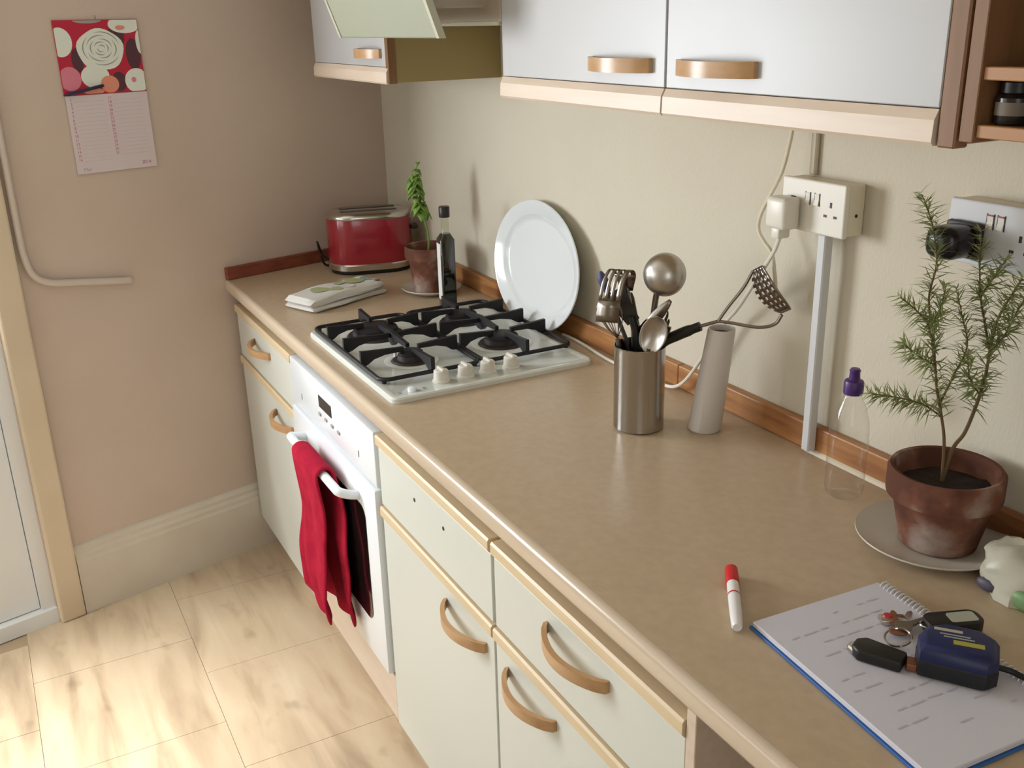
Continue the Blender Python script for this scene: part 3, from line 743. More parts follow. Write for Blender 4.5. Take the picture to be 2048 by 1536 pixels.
# folded tea towel
tt = thing('tea_towel', 'folded pale tea towel with green print on the worktop left of the hob', 'towel', (.565,-.38,.9))
Mt = Matrix.Translation((.572,-.385,.9005)) @ Matrix.Rotation(math.radians(113),4,'Z')
def fold_layer(x0, x1, w0, z0, z1, seed):
    rg = random.Random(seed); V=[];F=[]; nu, nv = 26, 14
    # closed rounded slab with soft wobble, in local x (length) and section y-z
    for i in range(nu+1):
        t=i/nu; x=x0+(x1-x0)*t; e=min(1,math.sqrt(max(0,1-(abs(2*t-1))**10))+.25)
        for k in range(nv):
            a=2*pi*k/nv; cy=math.copysign(abs(math.cos(a))**.35,math.cos(a))*w0*.5*(.96+.04*e); cz=math.copysign(abs(math.sin(a))**.6,math.sin(a))*(z1-z0)*.5*e
            wob=.003*math.sin(t*9+seed)+.002*math.sin(k*1.3+t*5+seed)
            V.append(Vector((x, cy+wob, max((z0+z1)/2+cz+(wob*.5 if cz>0 else 0), .0003))))
    for i in range(nu):
        for k in range(nv): k2=(k+1)%nv; F.append((i*nv+k,i*nv+k2,(i+1)*nv+k2,(i+1)*nv+k))
    F += [tuple(range(nv)), tuple(range(nu*nv,(nu+1)*nv))]
    return xf((V,F), Mt)
obj('bottom_layer', *fold_layer(-.135,.132,.115,0,.016,1), 'tea_towel', tt, True)
top = obj('top_layer', *fold_layer(-.142,.128,.112,.014,.040,4), 'tea_towel', tt, True)
def patch(name, cx_, cy_, rx, ry, m, z=.0405):
    V=[Vector((cx_,cy_,z+.0012))]+[Vector((cx_+rx*math.cos(a)*(1+.18*math.sin(3*a+cx_*50)), cy_+ry*math.sin(a), z+.0006)) for a in [2*pi*k/18 for k in range(18)]]
    obj(name, *xf((V,[(0,1+k,1+(k+1)%18) for k in range(18)]), Mt), m, top)
patch('print', -.055, .01, .026, .028, 'tea_green'); patch('print', -.02, -.02, .02, .018, 'tea_green'); patch('print', .068, .008, .026, .03, 'tea_green')
patch('print', .025, .02, .016, .014, 'tea_pink' if False else 'tea_green'); patch('print', .105, -.005, .012, .026, 'tea_blue'); patch('print', .112, -.042, .010, .008, 'tea_pink')
patch('print', .02, -.03, .014, .012, 'tea_towel')

# ------------------------------------------------------------------ utensil pot and utensils
PX, PY = 1.747, -.205
up_ = thing('utensil_pot', 'brushed steel utensil pot on the worktop', 'pot', (PX,PY,.9))
obj('body', *lathe([(0,.9005),(.043,.9005),(.0465,.9035),(.0465,1.057),(.0472,1.0595),(.0455,1.0605),(.0445,1.058),(.0445,.905),(0,.904)], (PX,PY,0), 56), 'steel', up_, True)
UL = Vector((.813,.582,0)); UN = Vector((-.582,.813,0))     # sideways and away, seen from the room
def U(t, z, n_=0): return Vector((PX,PY,0)) + UL*t + UN*n_ + Vector((0,0,z))
def utensil(name, label, cat='utensil'): return thing(name, label, cat, U(0, .906), 'cooking utensils in the steel pot')
# ladle
ld = utensil('ladle', 'steel ladle with its round bowl above the other utensils', 'ladle')
obj('handle', *tube(spline([U(.0,.907,-.01),U(.012,1.03,.0),U(.020,1.10,.006),U(.026,1.15,.006),U(.034,1.172,-.002)],6), .0055, 10), 'steel_dark', ld, True)
Mb = Matrix.Translation(U(.041,1.192,-.008)) @ Matrix.Rotation(math.radians(18),4,'Y')
Rt = Matrix((UL, Vector((0,0,1)), -UN)).transposed().to_4x4()
bowl = lathe([(0,.024),(.012,.0228),(.022,.0185),(.031,.011),(.0365,.002),(.0385,-.008),(.0375,-.008),(.034,.0015),(.028,.010),(.018,.0175),(0,.0225)], n=40)
obj('bowl', *xf(bowl, Matrix.Translation(U(.041,1.193,-.002)) @ Rt @ Matrix.Rotation(math.radians(-12),4,'X')), 'satin_steel', ld, True)
# slotted turner, bent forward
tn = utensil('slotted_turner', 'steel slotted turner bent over at the left of the utensil pot', 'turner')
obj('handle', *tube(spline([U(.008,.907,.01),U(-.010,1.03,.004),U(-.014,1.10,-.002),U(-.021,1.145,-.006),U(-.024,1.165,-.008)],6), .0045, 10), 'steel_dark', tn, True)
def turner():
    parts=[]
    n=10; path=[(-.024,1.160,-.008),(-.025,1.184,-.012),(-.027,1.199,-.020),(-.031,1.200,-.032),(-.036,1.182,-.044),(-.040,1.150,-.052),(-.044,1.112,-.056)]
    pts=spline([U(*p) for p in path],3)
    def strip(a,b,i0,i1):
        V=[];F=[]
        for i in range(i0,i1+1):
            wv=UL*.9+UN*.1; w0=.022*(min(1,.55+i*.12)) ; V += [pts[i]+wv*(a*w0), pts[i]+wv*(b*w0)]
        F=[(2*k,2*k+1,2*k+3,2*k+2) for k in range(i1-i0)]
        return V,F
    N_=len(pts)-1
    for a,b in ((-1,-.72),(-.5,-.2),(.02,.3),(.55,1)): parts.append(strip(a,b,4,N_-3))
    parts.append(strip(-1,1,0,4)); parts.append(strip(-1,1,N_-3,N_))
    return merge(*parts)
solid(obj('blade', *turner(), 'steel_dark', tn, True), .0012)
# black handled turner crossing in the middle
bt = utensil('black_turner', 'black plastic spatula leaning left in the utensil pot', 'spatula')
obj('handle', *tube(spline([U(.02,.907,.0),U(.006,1.02,-.008),U(-.002,1.08,-.012),U(-.012,1.115,-.014)],5), .006, 10), 'black_plastic', bt, True)
obj('blade', *grid(lambda a,b: U(-.008-.036*a+(b-.5)*(.022+.014*a), 1.105+.055*a+(b-.5)*(.016+.008*a), -.014-.006*math.sin(a*2)), 6, 4), 'dark_plastic', bt, True); solid(bt.children[-1], .003)
# whisk
wk = utensil('balloon_whisk', 'small wire balloon whisk at the left rim of the pot', 'whisk')
obj('handle', *tube([U(-.01,.907,-.012),U(-.026,1.03,-.020),U(-.034,1.075,-.026)], .0045, 10), 'steel_dark', wk, True)
for k in range(5):
    a=pi*k/5; wd=UL*math.cos(a)+UN*math.sin(a); b0=U(-.034,1.075,-.026); ax=(U(-.054,1.15,-.034)-b0)
    pts=spline([b0, b0+ax*.35+wd*.016, b0+ax*.75+wd*.022, b0+ax*1.0, b0+ax*.75-wd*.022, b0+ax*.35-wd*.016, b0],6)
    obj('wire', *tube(pts,.0009,6), 'steel_dark', wk, True)
# large spoon
sp = utensil('serving_spoon', 'steel serving spoon standing low at the front of the pot', 'spoon')
obj('handle', *tube([U(.0,.907,-.02),U(.018,1.02,-.026),U(.026,1.062,-.028)], .004, 8), 'steel_dark', sp, True)
def spoonbowl(c, ax, wv, nv, L_, W_, dep):
    def f(a,b):
        t=a*2-1; s=(b*2-1); w_=W_*math.sqrt(max(0,1-t*t))
        return c+ax*(L_*t)+wv*(w_*s)+nv*(dep*((1-t*t)*(1-s*s)))
    return grid(f,14,10)
solid(obj('bowl', *spoonbowl(U(.034,1.090,-.03), (UL*.2+Vector((0,0,1))).normalized(), UL, UN, 0.036, .025, .012), 'satin_steel', sp, True), .001)
# slotted spoon edge-on and a peeler-like flat knife
kn = utensil('pasta_server', 'toothed steel pasta server low at the right of the pot', 'server')
obj('handle', *tube([U(.01,.907,.01),U(.026,1.02,.0),U(.034,1.06,-.004)], .004, 8), 'steel_dark', kn, True)
kb = obj('bowl', *spoonbowl(U(.042,1.085,-.006), (UL*.25+Vector((0,0,1))).normalized(), (UL*.5-UN*.8).normalized(), (UN*.5+UL*.8).normalized(), .030, .020, .012), 'steel_dark', kn, True); solid(kb, .001)
for k in range(3):
    obj('tooth', *tube([U(.047+.004*k,1.108-.008*k,-.008),U(.053+.003*k,1.122-.01*k,-.012),U(.056+.002*k,1.132-.014*k,-.018)], [.003,.0024,.0012], 6), 'steel_dark', kn, True)
pk = utensil('palette_knife', 'flat steel palette knife tilted right below the ladle bowl', 'knife')
obj('handle', *tube([U(-.02,.907,-.004),U(-.006,1.02,-.008),U(.006,1.085,-.01)], .0055, 8), 'dark_plastic', pk, True)
solid(obj('blade', *grid(lambda a,b: U(.004+.054*a-(b-.5)*.016*(1-a**4*.7), 1.082+.068*a+(b-.5)*.016*(1-a**4*.7), -.01), 10, 3), 'steel_dark', pk, True), .0015)
dk = utensil('kitchen_utensil', 'dark handled utensil rising between turner and ladle', 'utensil')
obj('handle', *tube(spline([U(.02,.907,.012),U(.0,1.03,.012),U(-.016,1.10,.012),U(-.027,1.150,.012)],5), [.006]*5+[.008]*10+[.006]*1, 10), 'dark_plastic', dk, True)
be = utensil('kitchen_utensil', 'utensil with a blue tip peeping out at the far left of the pot', 'utensil')
obj('shaft', *tube([U(-.006,.907,.02),U(-.033,1.06,.018),U(-.072,1.145,.024)], .004, 8), 'dark_plastic', be, True)
obj('tip', *tube(spline([U(-.072,1.145,.024),U(-.079,1.16,.024),U(-.084,1.172,.024),U(-.087,1.182,.024)],3), [.006,.008,.009,.0095,.0098,.0095,.009,.007,.005,.003], 10), 'pen_blue_end', be, True)
# potato masher leaning out to the right
pm = utensil('potato_masher', 'potato masher with black handle reaching out to the right of the pot', 'masher')
obj('handle', *tube(spline([U(-.026,.915,.002),U(.008,1.012,.004),U(.036,1.062,.006),U(.066,1.082,.010),U(.106,1.102,.014)],6), [.007]*8+[.0100]*14+[.0085]*3, 12), 'black_plastic', pm, True)
f0 = U(.106,1.102,.014); f1_ = U(.136,1.113,.018)
obj('shaft', *tube([f0, f1_], .0032, 8), 'steel_dark', pm, True)
MA = U(.176,1.176,.022); MC = U(.190,1.206,.024); MD=U(.243,1.134,.026)
obj('prong', *tube(spline([f1_, U(.152,1.140,.02), MA, MC],6), .0027, 8), 'steel_dark', pm, True)
obj('prong', *tube(spline([f1_, U(.16,1.112,.02), U(.205,1.108,.024), U(.232,1.116,.026), MD],6), .0030, 8), 'steel_dark', pm, True)
# perforated curved foot plate
def foot():
    ax=(MD-MC); L_=ax.length; axn=ax.normalized(); wv=(UN*.55-UL*.62-Vector((0,0,.55))); wv=(wv-axn*wv.dot(axn)).normalized(); nv=axn.cross(wv)
    V=[];F=[];nu,nv_=17,9; idx={}
    def P(i,j):
        if (i,j) not in idx:
            t=i/(nu-1)*2-1; s=j/(nv_-1)*2-1; w_=.027*math.sqrt(max(.02,1-.75*t*t))
            idx[(i,j)]=len(V); V.append(MC+axn*(L_*(t+1)/2)+wv*(w_*s)+nv*(.012*t*t))
        return idx[(i,j)]
    for i in range(nu-1):
        for j in range(nv_-1):
            if i%2==1 and j%2==1 and 0<i<nu-2: continue
            F.append((P(i,j),P(i+1,j),P(i+1,j+1),P(i,j+1)))
    return V,F
solid(obj('masher_plate', *foot(), 'steel_dark', pm, True), .0018)

# ------------------------------------------------------------------ white tube
tb = Vector((1.8205,-.1095,0)); tv = Vector((.0145,.018,0))
def obl(prof, n=40):
    V,F = lathe(prof,(0,0,0),n); 
    return [Vector((v.x+tb.x+tv.x*(v.z-.9)/.195, v.y+tb.y+tv.y*(v.z-.9)/.195, v.z)) for v in V],F
vs_ = thing('ceramic_tube', 'tapering off-white tube vase leaning slightly beside the utensil pot', 'vase', (tb.x,tb.y,.9))
obj('outer', *obl([(0,.9005),(.028,.9005),(.0305,.904),(.0245,1.091),(.0235,1.0945),(.0220,1.0945),(.0210,1.091),(.0250,.912),(0,.910)]), 'tube_white', vs_, True)
obj('opening', *obl([(0,1.084),(.0207,1.084)]), 'dark_plastic', vs_, True)  # dark disc under the rim, stands for the shade inside the tube

# ------------------------------------------------------------------ sockets, trunking, cables
def socket(name, label, x0, z0, wdt, hgt, dep, m):
    o = thing(name, label, 'socket', (x0+wdt/2, -.02, z0))
    obj('back_box', *bevel(box(x0+.002, x0+wdt-.002, -dep+.010, -.0005, z0+.002, z0+hgt-.002), .002, 1), 'cream_plastic', o)
    obj('face_plate', *bevel(box(x0, x0+wdt, -dep, -dep+.010, z0, z0+hgt), .0025, 2), m, o)
    return o
def pins(o, x, z, y):
    obj('earth_slot', *box(x-.002,x+.002,y-.0006,y+.002,z+.007,z+.0155), 'black_plastic', o)
    for s in (-1,1): obj('pin_slot', *box(x+s*.0105-.0032,x+s*.0105+.0032,y-.0006,y+.002,z-.0085,z-.0045), 'black_plastic', o)
def switch(o, x, z, y, red=False):
    k = obj('rocker_switch', *prism([(y+.001,z-.009),(y-.0035,z-.009),(y-.001,z),(y-.0015,z+.009),(y+.001,z+.009)],'x',x-.0045,x+.0045), 'white_plastic', o)
    if red: obj('red_band', *box(x-.0046,x+.0046,y-.0028,y-.001,z+.0075,z+.0092), 'key_red', k)
    obj('switch_gap', *merge(box(x-.0062,x-.0046,y-.0005,y+.002,z-.0105,z+.0105), box(x+.0046,x+.0062,y-.0005,y+.002,z-.0105,z+.0105)), 'dark_plastic', o)
s1 = socket('wall_socket', 'cream double wall socket with a white plug above the steel pot', 1.913, 1.284, .138, .083, .045, 'white_plastic')
pins(s1, 2.022, 1.322, -.045); switch(s1, 1.992, 1.338, -.045); switch(s1, 1.972, 1.338, -.045)
obj('pin_slot', *box(1.935,1.945,-.0456,-.043,1.33,1.338), 'dark_plastic', s1)
obj('side_screw', *xf(lathe([(0,0),(.0028,0),(.0028,.001),(0,.001)],n=10), Matrix.Translation((2.0492,-.018,1.318)) @ Matrix.Rotation(pi/2,4,'Y')), 'dark_plastic', s1)
pg = thing('plug', 'white mains plug in the left outlet of the cream socket', 'plug', (1.937,-.07,1.29))
obj('body', *bevel(box(1.914,1.961,-.082,-.0462,1.286,1.338), .008, 3), 'white_plastic', pg, True)
obj('cord_grip', *bevel(box(1.927,1.946,-.078,-.052,1.270,1.290), .004, 2), 'white_plastic', pg, True)
cord = spline([(1.937,-.066,1.272),(1.928,-.066,1.25),(1.905,-.06,1.222),(1.872,-.05,1.188),(1.838,-.04,1.15),(1.805,-.034,1.112),(1.77,-.032,1.075),(1.72,-.036,1.0),(1.66,-.040,.925),(1.60,-.042,.9045),(1.50,-.045,.9042),(1.42,-.047,.9042),(1.36,-.043,.9042),(1.30,-.036,.9042),(1.24,-.031,.9042),(1.19,-.033,.9045)], 8)
obj('cord', *tube(cord, .0036, 8), 'white_plastic', pg, True)
hc = tag(obj('hanging_flex', *tube(spline([(1.917,-.03,ZU+.006),(1.911,-.034,1.42),(1.905,-.042,1.37),(1.893,-.054,1.330),(1.877,-.056,1.298),(1.872,-.054,1.272),(1.884,-.050,1.252),(1.899,-.046,1.235),(1.905,-.042,1.200),(1.908,-.038,1.16)],8), .0034, 8), 'cream_plastic', None, True), 'loose cream flex hanging from the wall unit beside the plug', 'cable')
tag(obj('cable_conduit', *bevel(box(1.932,1.945,-.0095,-.0005,1.3675,ZU+.004), .002, 1), 'wall_cream'), 'cream painted conduit running up from the socket to the wall unit', 'conduit')
tag(obj('cable_trunking', *bevel(box(1.9925,2.0095,-.038,-.0195,.9075,1.2835), .002, 1), 'grey_plastic'), 'pale grey trunking running down from the socket to the worktop', 'trunking')
s2 = socket('wall_socket', 'grey double wall socket with a black charger behind the rosemary', 2.238, 1.290, .146, .086, .045, 'grey_plastic')
pins(s2, 2.350, 1.325, -.045); switch(s2, 2.303, 1.352, -.045, True); switch(s2, 2.319, 1.352, -.045, True)
ch = thing('charger_plug', 'rounded black charger in the grey socket behind the rosemary', 'charger', (2.268,-.075,1.305))
obj('body', *bevel(box(2.246,2.296,-.105,-.0462,1.302,1.346), .016, 4), 'black_gloss', ch, True)
obj('collar', *bevel(box(2.244,2.300,-.058,-.0465,1.300,1.349), .005, 2), 'dark_plastic', ch, True)

# ------------------------------------------------------------------ water bottle
wb = thing('water_bottle', 'empty clear plastic bottle with purple sports cap', 'bottle', (2.145,-.092,.9))
obj('body', *lathe([(0,.906),(.014,.902),(.022,.9005),(.028,.905),(.030,.914),(.030,.944),(.0288,.948),(.030,.952),(.0305,.995),(.029,1.000),(.030,1.006),(.028,1.025),(.022,1.047),(.0145,1.064),(.0125,1.068),(.0125,1.074)], (2.145,-.092,0), 40), 'pet', wb, True)
cpp = obj('cap', *lathe([(0,1.070),(.0145,1.070),(.0150,1.073),(.0150,1.088),(.0135,1.091),(.0085,1.093),(.0075,1.104),(.0085,1.107),(.0065,1.110),(0,1.110)], (2.145,-.092,0), 30), 'cap_purple', wb, True)

# ------------------------------------------------------------------ notebook and things on it
nbA = Vector((2.358,-.463,0)); e1 = Vector((.995,-.10,0)).normalized(); e2 = Vector((.06,.998,0)).normalized()
nb = thing('notebook', 'open spiral notebook with blue cover on the worktop', 'notebook', nbA+Vector((0,0,.9)))
def nbq(a0_, a1_, b0_, b1_, z0, z1):
    P=[nbA+e1*a+e2*b for a,b in ((a0_,b0_),(a1_,b0_),(a1_,b1_),(a0_,b1_))]
    return prism([(p.x,p.y) for p in P],'z',z0,z1)
obj('cover', *bevel(nbq(-.003,.300,-.003,.206,.9003,.9035), .001, 1), 'cover_blue', nb)
obj('page_block', *bevel(nbq(0,.297,0,.203,.9035,.9105), .0012, 1), 'paper', nb)
for k in range(44):
    c = nbA+e1*(.010+k*.0064)+e2*.2045
    pts=[c+e2*(.0075*math.cos(a))+Vector((0,0,.9092+.0062*math.sin(a))) for a in [2*pi*i/10 for i in range(10)]]
    obj('ring', *tube(pts,.0010,5,closed=True), 'wire_white', nb)
rnd = random.Random(5)
V=[];F=[]
for ln in range(11):
    a=.03+ln*.022; b=.02
    while b < .175:
        L_=rnd.uniform(.008,.026)
        if rnd.random() < .68:
            q=[nbA+e1*(a+rnd.uniform(-.001,.001))+e2*b, nbA+e1*(a)+e2*(b+L_)]
            n0=len(V); wv=e1*.0011
            V += [q[0]-wv+Vector((0,0,.9108)), q[0]+wv+Vector((0,0,.9108)), q[1]+wv+Vector((0,0,.9108)), q[1]-wv+Vector((0,0,.9108))]; F.append((n0,n0+1,n0+2,n0+3))
        b += L_+.006
ik = obj('handwriting', V, F, 'ink', nb); ik['kind']='stuff'
# tape measure
ZN = .9106
tpc = Vector((2.548,-.332,0)); Mtp = Matrix.Translation((tpc.x,tpc.y,0)) @ Matrix.Rotation(math.radians(40),4,'Z')
tm = thing('tape_measure', 'dark blue tape measure lying on the notebook', 'tape measure', (tpc.x,tpc.y,ZN))
def tmp_(s): 
    return [(-.040+s,-.028+s),(.030-s,-.034+s),(.042-s,-.022+s),(.044-s,.012),(.030-s,.032-s),(-.012,.036-s),(-.034+s,.026-s),(-.043+s,.004)]
def tml(steps):
    V=[];F=[]
    for i,(s,z) in enumerate(steps):
        P=tmp_(s); n=len(P); V += [Vector((a,b,z)) for a,b in P]
        if i: F += [((i-1)*n+k,(i-1)*n+(k+1)%n,i*n+(k+1)%n,i*n+k) for k in range(n)]
    F += [tuple(range(n)), tuple(range(len(V)-n,len(V)))]
    return xf((V,F),Mtp)
obj('lower_case', *tml([(.004,ZN),(0,ZN+.004),(0,ZN+.020),(.001,ZN+.022)]), 'tape_black', tm, True)
tc_ = obj('upper_case', *tml([(.001,ZN+.022),(.0005,ZN+.023),(.001,ZN+.034),(.006,ZN+.040),(.010,ZN+.041)]), 'tape_blue', tm, True)
obj('white_print', *xf(box(-.026,.004,.012,.017,ZN+.0408,ZN+.0416), Mtp), 'tape_cream', tc_)
obj('yellow_print', *xf(box(-.006,.026,-.012,-.004,ZN+.0408,ZN+.0416), Mtp), 'tape_yellow', tc_)
obj('thin_print', *xf(merge(box(-.02,.012,.005,.007,ZN+.0408,ZN+.0416),box(-.016,.016,.0,.002,ZN+.0408,ZN+.0416)), Mtp), 'grey_print', tc_)
obj('blade_hook', *xf(bevel(box(-.052,-.04,-.022,-.004,ZN+.001,ZN+.010),.001,1), Mtp), 'copper', tm)
st_ = spline([Mtp@Vector(p) for p in ((.040,.004,ZN+.012),(.058,.008,ZN+.007),(.080,.000,ZN+.005),(.110,.006,ZN+.005),(.13,.03,ZN+.005))],6)
obj('wrist_strap', *tube(st_, .0035, 8), 'tape_black', tm, True)
# keys
ky = thing('key_bunch', 'bunch of keys with a black car key on the notebook', 'keys', (2.478,-.36,ZN))
Mk = Matrix.Translation((2.490,-.392,ZN)) @ Matrix.Rotation(math.radians(205),4,'Z')
fob = obj('car_key_fob', *xf(bevel(prism([(-.030,-.013),(.018,-.017),(.028,-.008),(.028,.008),(.018,.017),(-.030,.013)],'z',0.0003,.015),.003,2),Mk), 'key_black', ky, True)
obj('chrome_edge', *xf(bevel(prism([(.024,-.012),(.034,-.006),(.034,.006),(.024,.012)],'z',.002,.010),.002,1),Mk), 'chrome', fob)
rc = Vector((2.478,-.345,ZN+.007))
obj('split_ring', *tube([rc+Vector((.015*math.cos(a),.015*math.sin(a),.004*math.sin(a))) for a in [2*pi*k/24 for k in range(24)]],.0014,6,closed=True), 'chrome', ky, True)
def flat_key(c, ang, z, m='steel_dark', L_=.05):
    Mq = Matrix.Translation((c[0],c[1],z)) @ Matrix.Rotation(ang,4,'Z')
    hd_=[(.009*math.cos(a),.011*math.sin(a)) for a in [pi*.25+pi*1.5*k/10 for k in range(11)]]
    P=hd_+[(.012,-.004),(.018,-.004),(.02,-.0025),(.026,-.004),(.032,-.002),(.038,-.004),(L_-.004,-.003),(L_,0),(L_-.004,.0035),(.012,.004)]
    return xf(prism(P,'z',0,.0022),Mq)
obj('key', *flat_key((2.466,-.330),math.radians(115),ZN+.003), 'chrome', ky)
obj('key', *flat_key((2.470,-.336),math.radians(140),ZN+.0065,'copper',.045), 'copper', ky)
obj('key', *flat_key((2.468,-.326),math.radians(85),ZN+.009), 'steel_dark', ky)
Mq = Matrix.Translation((2.446,-.318,ZN)) @ Matrix.Rotation(math.radians(60),4,'Z')
tok = obj('trolley_token', *xf(bevel(box(-.016,.016,-.009,.009,.0004,.008),.003,2),Mq), 'chrome', ky, True)
obj('red_dot', *xf(lathe([(0,.008),(.006,.008),(.005,.010),(0,.0105)],(-.006,.002,0),16),Mq), 'key_red', tok, True)
kf = thing('key_tag', 'dark oblong key tag with a silver label behind the tape measure', 'key tag', (2.490,-.268,ZN))
Mg = Matrix.Translation((2.492,-.268,ZN+.0004)) @ Matrix.Rotation(math.radians(68),4,'Z')
kfo = obj('case', *xf(bevel(prism(rrect(-.035,.035,-.016,.016,.012),'z',0,.016),.003,2),Mg), 'key_black', kf, True)
obj('silver_label', *xf(prism(rrect(-.006,.028,-.010,.010,.004),'z',.0155,.0168),Mg), 'label_grey', kfo)
obj('loop', *tube([Mg@Vector((-.033+.008*math.cos(a),.008*math.sin(a)*.9,.010)) for a in [2*pi*k/16 for k in range(16)]],.0012,6,closed=True), 'chrome', kf, True)
# marker pen
p0 = Vector((2.246,-.403,.9102)); p1 = Vector((2.357,-.486,.9086)); pd = (p1-p0).normalized()
mk = thing('marker_pen', 'white marker pen with a red cap on the worktop', 'pen', (2.3,-.445,.9))
L_ = (p1-p0).length
obj('cap', *tube([p0, p0+pd*.003, p0+pd*.038, p0+pd*.040], [.006,.0088,.0092,.0088], 20), 'pen_red', mk, True)
obj('barrel', *tube([p0+pd*.040, p0+pd*.042, p0+pd*.10, p0+pd*(L_-.004), p1], [.0080,.0080,.0080,.0072,.0055], 20), 'pen_white', mk, True)
obj('printed_band', *tube([p0+pd*.066, p0+pd*.069], .00812, 20, cap=False), 'pen_red', mk, True)
# carrier bag at the right edge
def bag():
    rg=random.Random(9); V=[];F=[]; nu,nv=22,12
    c=Vector((2.475,-.098,.9)); 
    for i in range(nv+1):
        t=i/nv; z=.0006+.060*math.sin(pi*.5*min(1,t*1.12))*1.0; rad=(1-t**3.2)*.9+.1 if t<1 else .05
        for k in range(nu):
            a=2*pi*k/nu; cr=1+.12*math.sin(3*a+t*4)+.07*math.sin(7*a-t*9)+.05*math.sin(11*a)
            V.append(c+Vector((.066*rad*cr*math.cos(a), .050*rad*cr*math.sin(a), z+.006*math.sin(5*a+t*7)*t)))
    for i in range(nv):
        for k in range(nu): k2=(k+1)%nu; F.append((i*nu+k,i*nu+k2,(i+1)*nu+k2,(i+1)*nu+k))
    F += [tuple(range(nu)), tuple(range(nv*nu,(nv+1)*nu))]
    return V,F
bg = thing('carrier_bag', 'crumpled white plastic bag with green print beside the rosemary saucer', 'bag', (2.475,-.098,.9))
bb = obj('film', *bag(), 'bag_white', bg, True)
def blob(c,r_,m,nm):
    rg=random.Random(int(c[0]*1000)); V,F=lathe([(math.sin(q),-math.cos(q)) for q in [pi*i/8 for i in range(9)]],n=18)
    V=[Vector((c[0]+v.x*r_[0]*rg.uniform(.94,1.06),c[1]+v.y*r_[1]*rg.uniform(.94,1.06),max(c[2]+v.z*r_[2],.9005))) for v in V]
    obj(nm,V,F,m,bb,True)
blob((2.446,-.146,.911),(.015,.007,.009),'bag_dark','dark_print'); blob((2.500,-.146,.914),(.024,.008,.013),'bag_green','green_print'); blob((2.530,-.128,.935),(.016,.018,.02),'bag_green','green_print')

# ------------------------------------------------------------------ calendar, pen, pipe on the end wall
cal = thing('wall_calendar', 'hanging wall calendar with a red and white flower picture', 'calendar', ew(-.86,.002,1.26))
CY0, CY1 = -.967, -.754       # left and right edges along the wall
def cw(s, z, o_=0): return ew(CY0+(CY1-CY0)*s, o_, z)
def cbox(s0,s1,z0,z1,o0,o1):
    V=[cw(s,z,o_) for s in (s0,s1) for o_ in (o0,o1) for z in (z0,z1)]
    return V,[(0,1,3,2),(4,6,7,5),(0,4,5,1),(2,3,7,6),(0,2,6,4),(1,5,7,3)]
pic = obj('picture_page', *cbox(0,1,1.459,1.643,.002,.005), 'cal_red', cal)
pg_ = obj('date_page', *cbox(.008,1.0,1.258,1.458,.002,.005), 'cal_paper', cal)
def flat(poly, m, o_=.0054, parent=pic, nm='print'):
    n=len(poly); V=[cw(s,z,.0049) for s,z in poly]+[cw(s,z,o_) for s,z in poly]
    obj(nm,V,[tuple(range(n)),tuple(range(2*n-1,n-1,-1))]+[(k,(k+1)%n,n+(k+1)%n,n+k) for k in range(n)],m,parent)
def ell(cs,cz,rs,rz,n=24,wob=0,ph=0,cl=True):
    P=[]
    for k in range(n):
        a=2*pi*k/n; q=1+wob*math.sin(5*a+ph); s=cs+rs*q*math.cos(a); z=cz+rz*q*math.sin(a)
        P.append((min(max(s,.004),.996),min(max(z,1.4605),1.6415)))
    return P
flat(ell(.72,1.60,.10,.03), 'cal_dark'); flat(ell(.9,1.555,.09,.04), 'cal_dark',.0055); flat(ell(.22,1.545,.07,.03), 'cal_dark',.0055); flat(ell(.68,1.487,.09,.025), 'cal_dark',.0055)
flat(ell(.05,1.590,.14,.036), 'cal_white',.0057); flat(ell(.10,1.50,.13,.03), 'cal_pink',.0057); flat(ell(.84,1.63,.2,.022), 'cal_white',.0057); flat(ell(.9,1.487,.15,.032), 'cal_white',.0057)
flat(ell(.40,1.642,.17,.008), 'cal_grey',.0057); flat(ell(1.0,1.585,.05,.03), 'cal_white',.0057)
flat(ell(.40,1.503,.17,.030), 'cal_white',.0056); flat(ell(.56,1.482,.11,.022), 'cal_orange',.0058); flat(ell(.36,1.466,.12,.008), 'cal_orange',.0059)
flat(ell(.51,1.569,.28,.052,30,.03), 'cal_white',.0060)
def arc(a0_, a1_, rs, wd=.0022, m='cal_grey'):
    n=14; P=[(a0_+(a1_-a0_)*i/n) for i in range(n+1)]; AS=.213
    o_=[(.52+(rs+wd*math.sin(pi*i/n))/AS*math.cos(t), 1.572+(rs+wd*math.sin(pi*i/n))*.86*math.sin(t)) for i,t in enumerate(P)]
    i_=[(.52+(rs-wd*math.sin(pi*i/n)*.4)/AS*math.cos(t), 1.572+(rs-wd*math.sin(pi*i/n)*.4)*.86*math.sin(t)) for i,t in reversed(list(enumerate(P)))]
    flat(o_[:-1]+i_[:-1], m, .0064)
for a0_, a1_, rs in ((.2,1.9,.047),(2.3,3.9,.046),(4.2,5.8,.047),(1.2,2.9,.037),(3.4,5.0,.036),(5.4,7.0,.037),(.1,1.8,.027),(2.2,3.9,.027),(4.4,5.9,.027),(1.0,2.8,.018),(3.5,5.2,.018),(5.6,7.2,.017),(0,2.4,.009),(3,5.4,.009)):
    arc(a0_, a1_, rs)
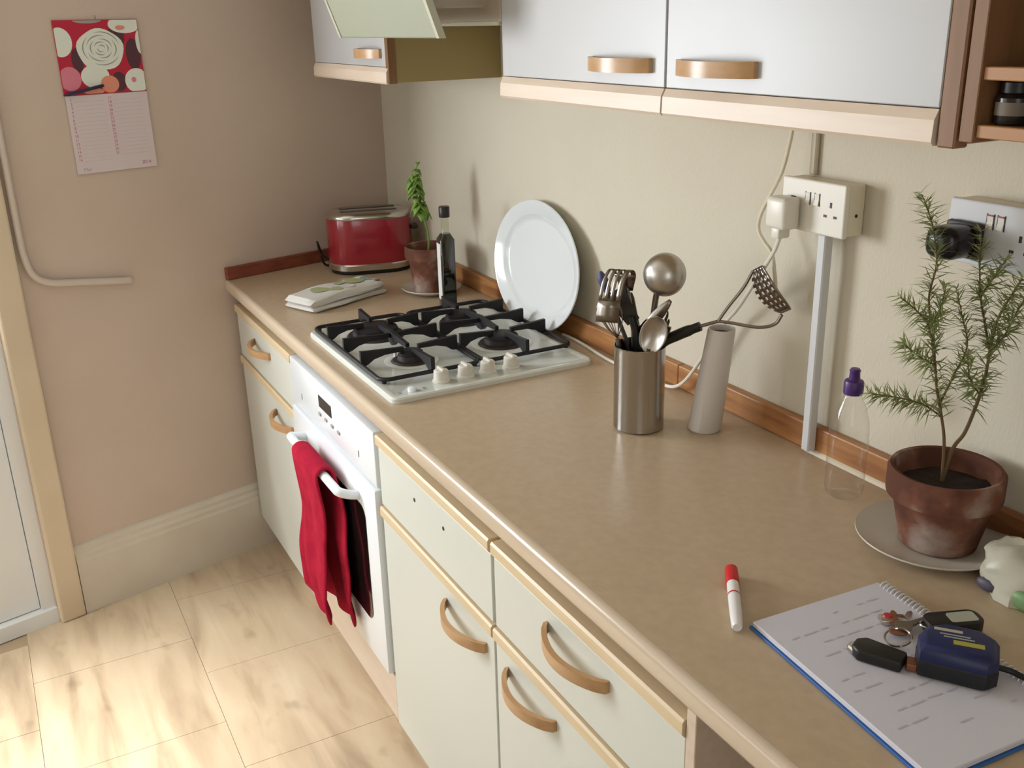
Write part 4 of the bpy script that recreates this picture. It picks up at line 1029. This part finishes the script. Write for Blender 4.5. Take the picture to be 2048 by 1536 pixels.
flat(ell(.86,1.49,.03,.007,12), 'cal_pink',.0063); flat(ell(.78,1.622,.06,.006,12), 'cal_orange',.0063)
ax_s = (ew(CY1)-ew(CY0)).normalized(); Rc = Matrix((ax_s, Vector((0,0,1)), nE)).transposed().to_4x4()
for k in range(31):
    col, row = (0, k) if k < 16 else (1, k-16)
    text('date', str(k+1), .010, 'cal_ink', pg_, Matrix.Translation(cw(.065+.46*col, 1.447-row*.0102, .0052)) @ Rc)
    flat([(.10+.46*col,1.4418-row*.0102),(.46+.46*col,1.4418-row*.0102),(.46+.46*col,1.4424-row*.0102),(.10+.46*col,1.4424-row*.0102)], 'cal_line', .0052, pg_, 'rule')
text('month_print', 'May', .013, 'cal_blue', pg_, Matrix.Translation(cw(.13,1.268,.0052)) @ Rc)
text('year_print', '2014', .013, 'cal_ink', pg_, Matrix.Translation(cw(.87,1.272,.0052)) @ Rc)
obj('hook', *tube(spline([cw(.5,1.652,.0),cw(.5,1.652,.008),cw(.5,1.647,.009),cw(.5,1.645,.006)],4),.0012,6), 'chrome', cal, True)
pn = thing('ballpoint_pen', 'dark navy pen tucked across the calendar picture', 'pen', cw(.2,1.47,.01))
q0=cw(-.02,1.460,.0115); q1=cw(.47,1.480,.0115); qd=(q1-q0)
obj('barrel', *tube([q0, q0+qd*.10, q0+qd*.12, q0+qd*.95, q1], [.001,.0036,.0042,.0042,.003], 12), 'pen_navy', pn, True)
obj('clip', *tube([q0+qd*.95+nE*.004, q0+qd*.62+nE*.0055], .001, 6), 'pen_navy', pn, True)
pp = spline([ew(-1.137,.011,2.2),ew(-1.137,.011,1.9),ew(-1.137,.011,1.6),ew(-1.137,.011,1.35),ew(-1.138,.011,1.16),ew(-1.136,.011,1.07),ew(-1.122,.011,1.015),ew(-1.085,.011,.988),ew(-1.03,.011,.978),ew(-.96,.011,.967),ew(-.90,.011,.958),ew(-.878,.008,.955),ew(-.872,-.004,.954)],6)
tag(obj('wall_pipe', *tube(pp,.0095,12), 'pipe_paint', None, True), 'thin white painted pipe bending along the end wall by the door', 'pipe')
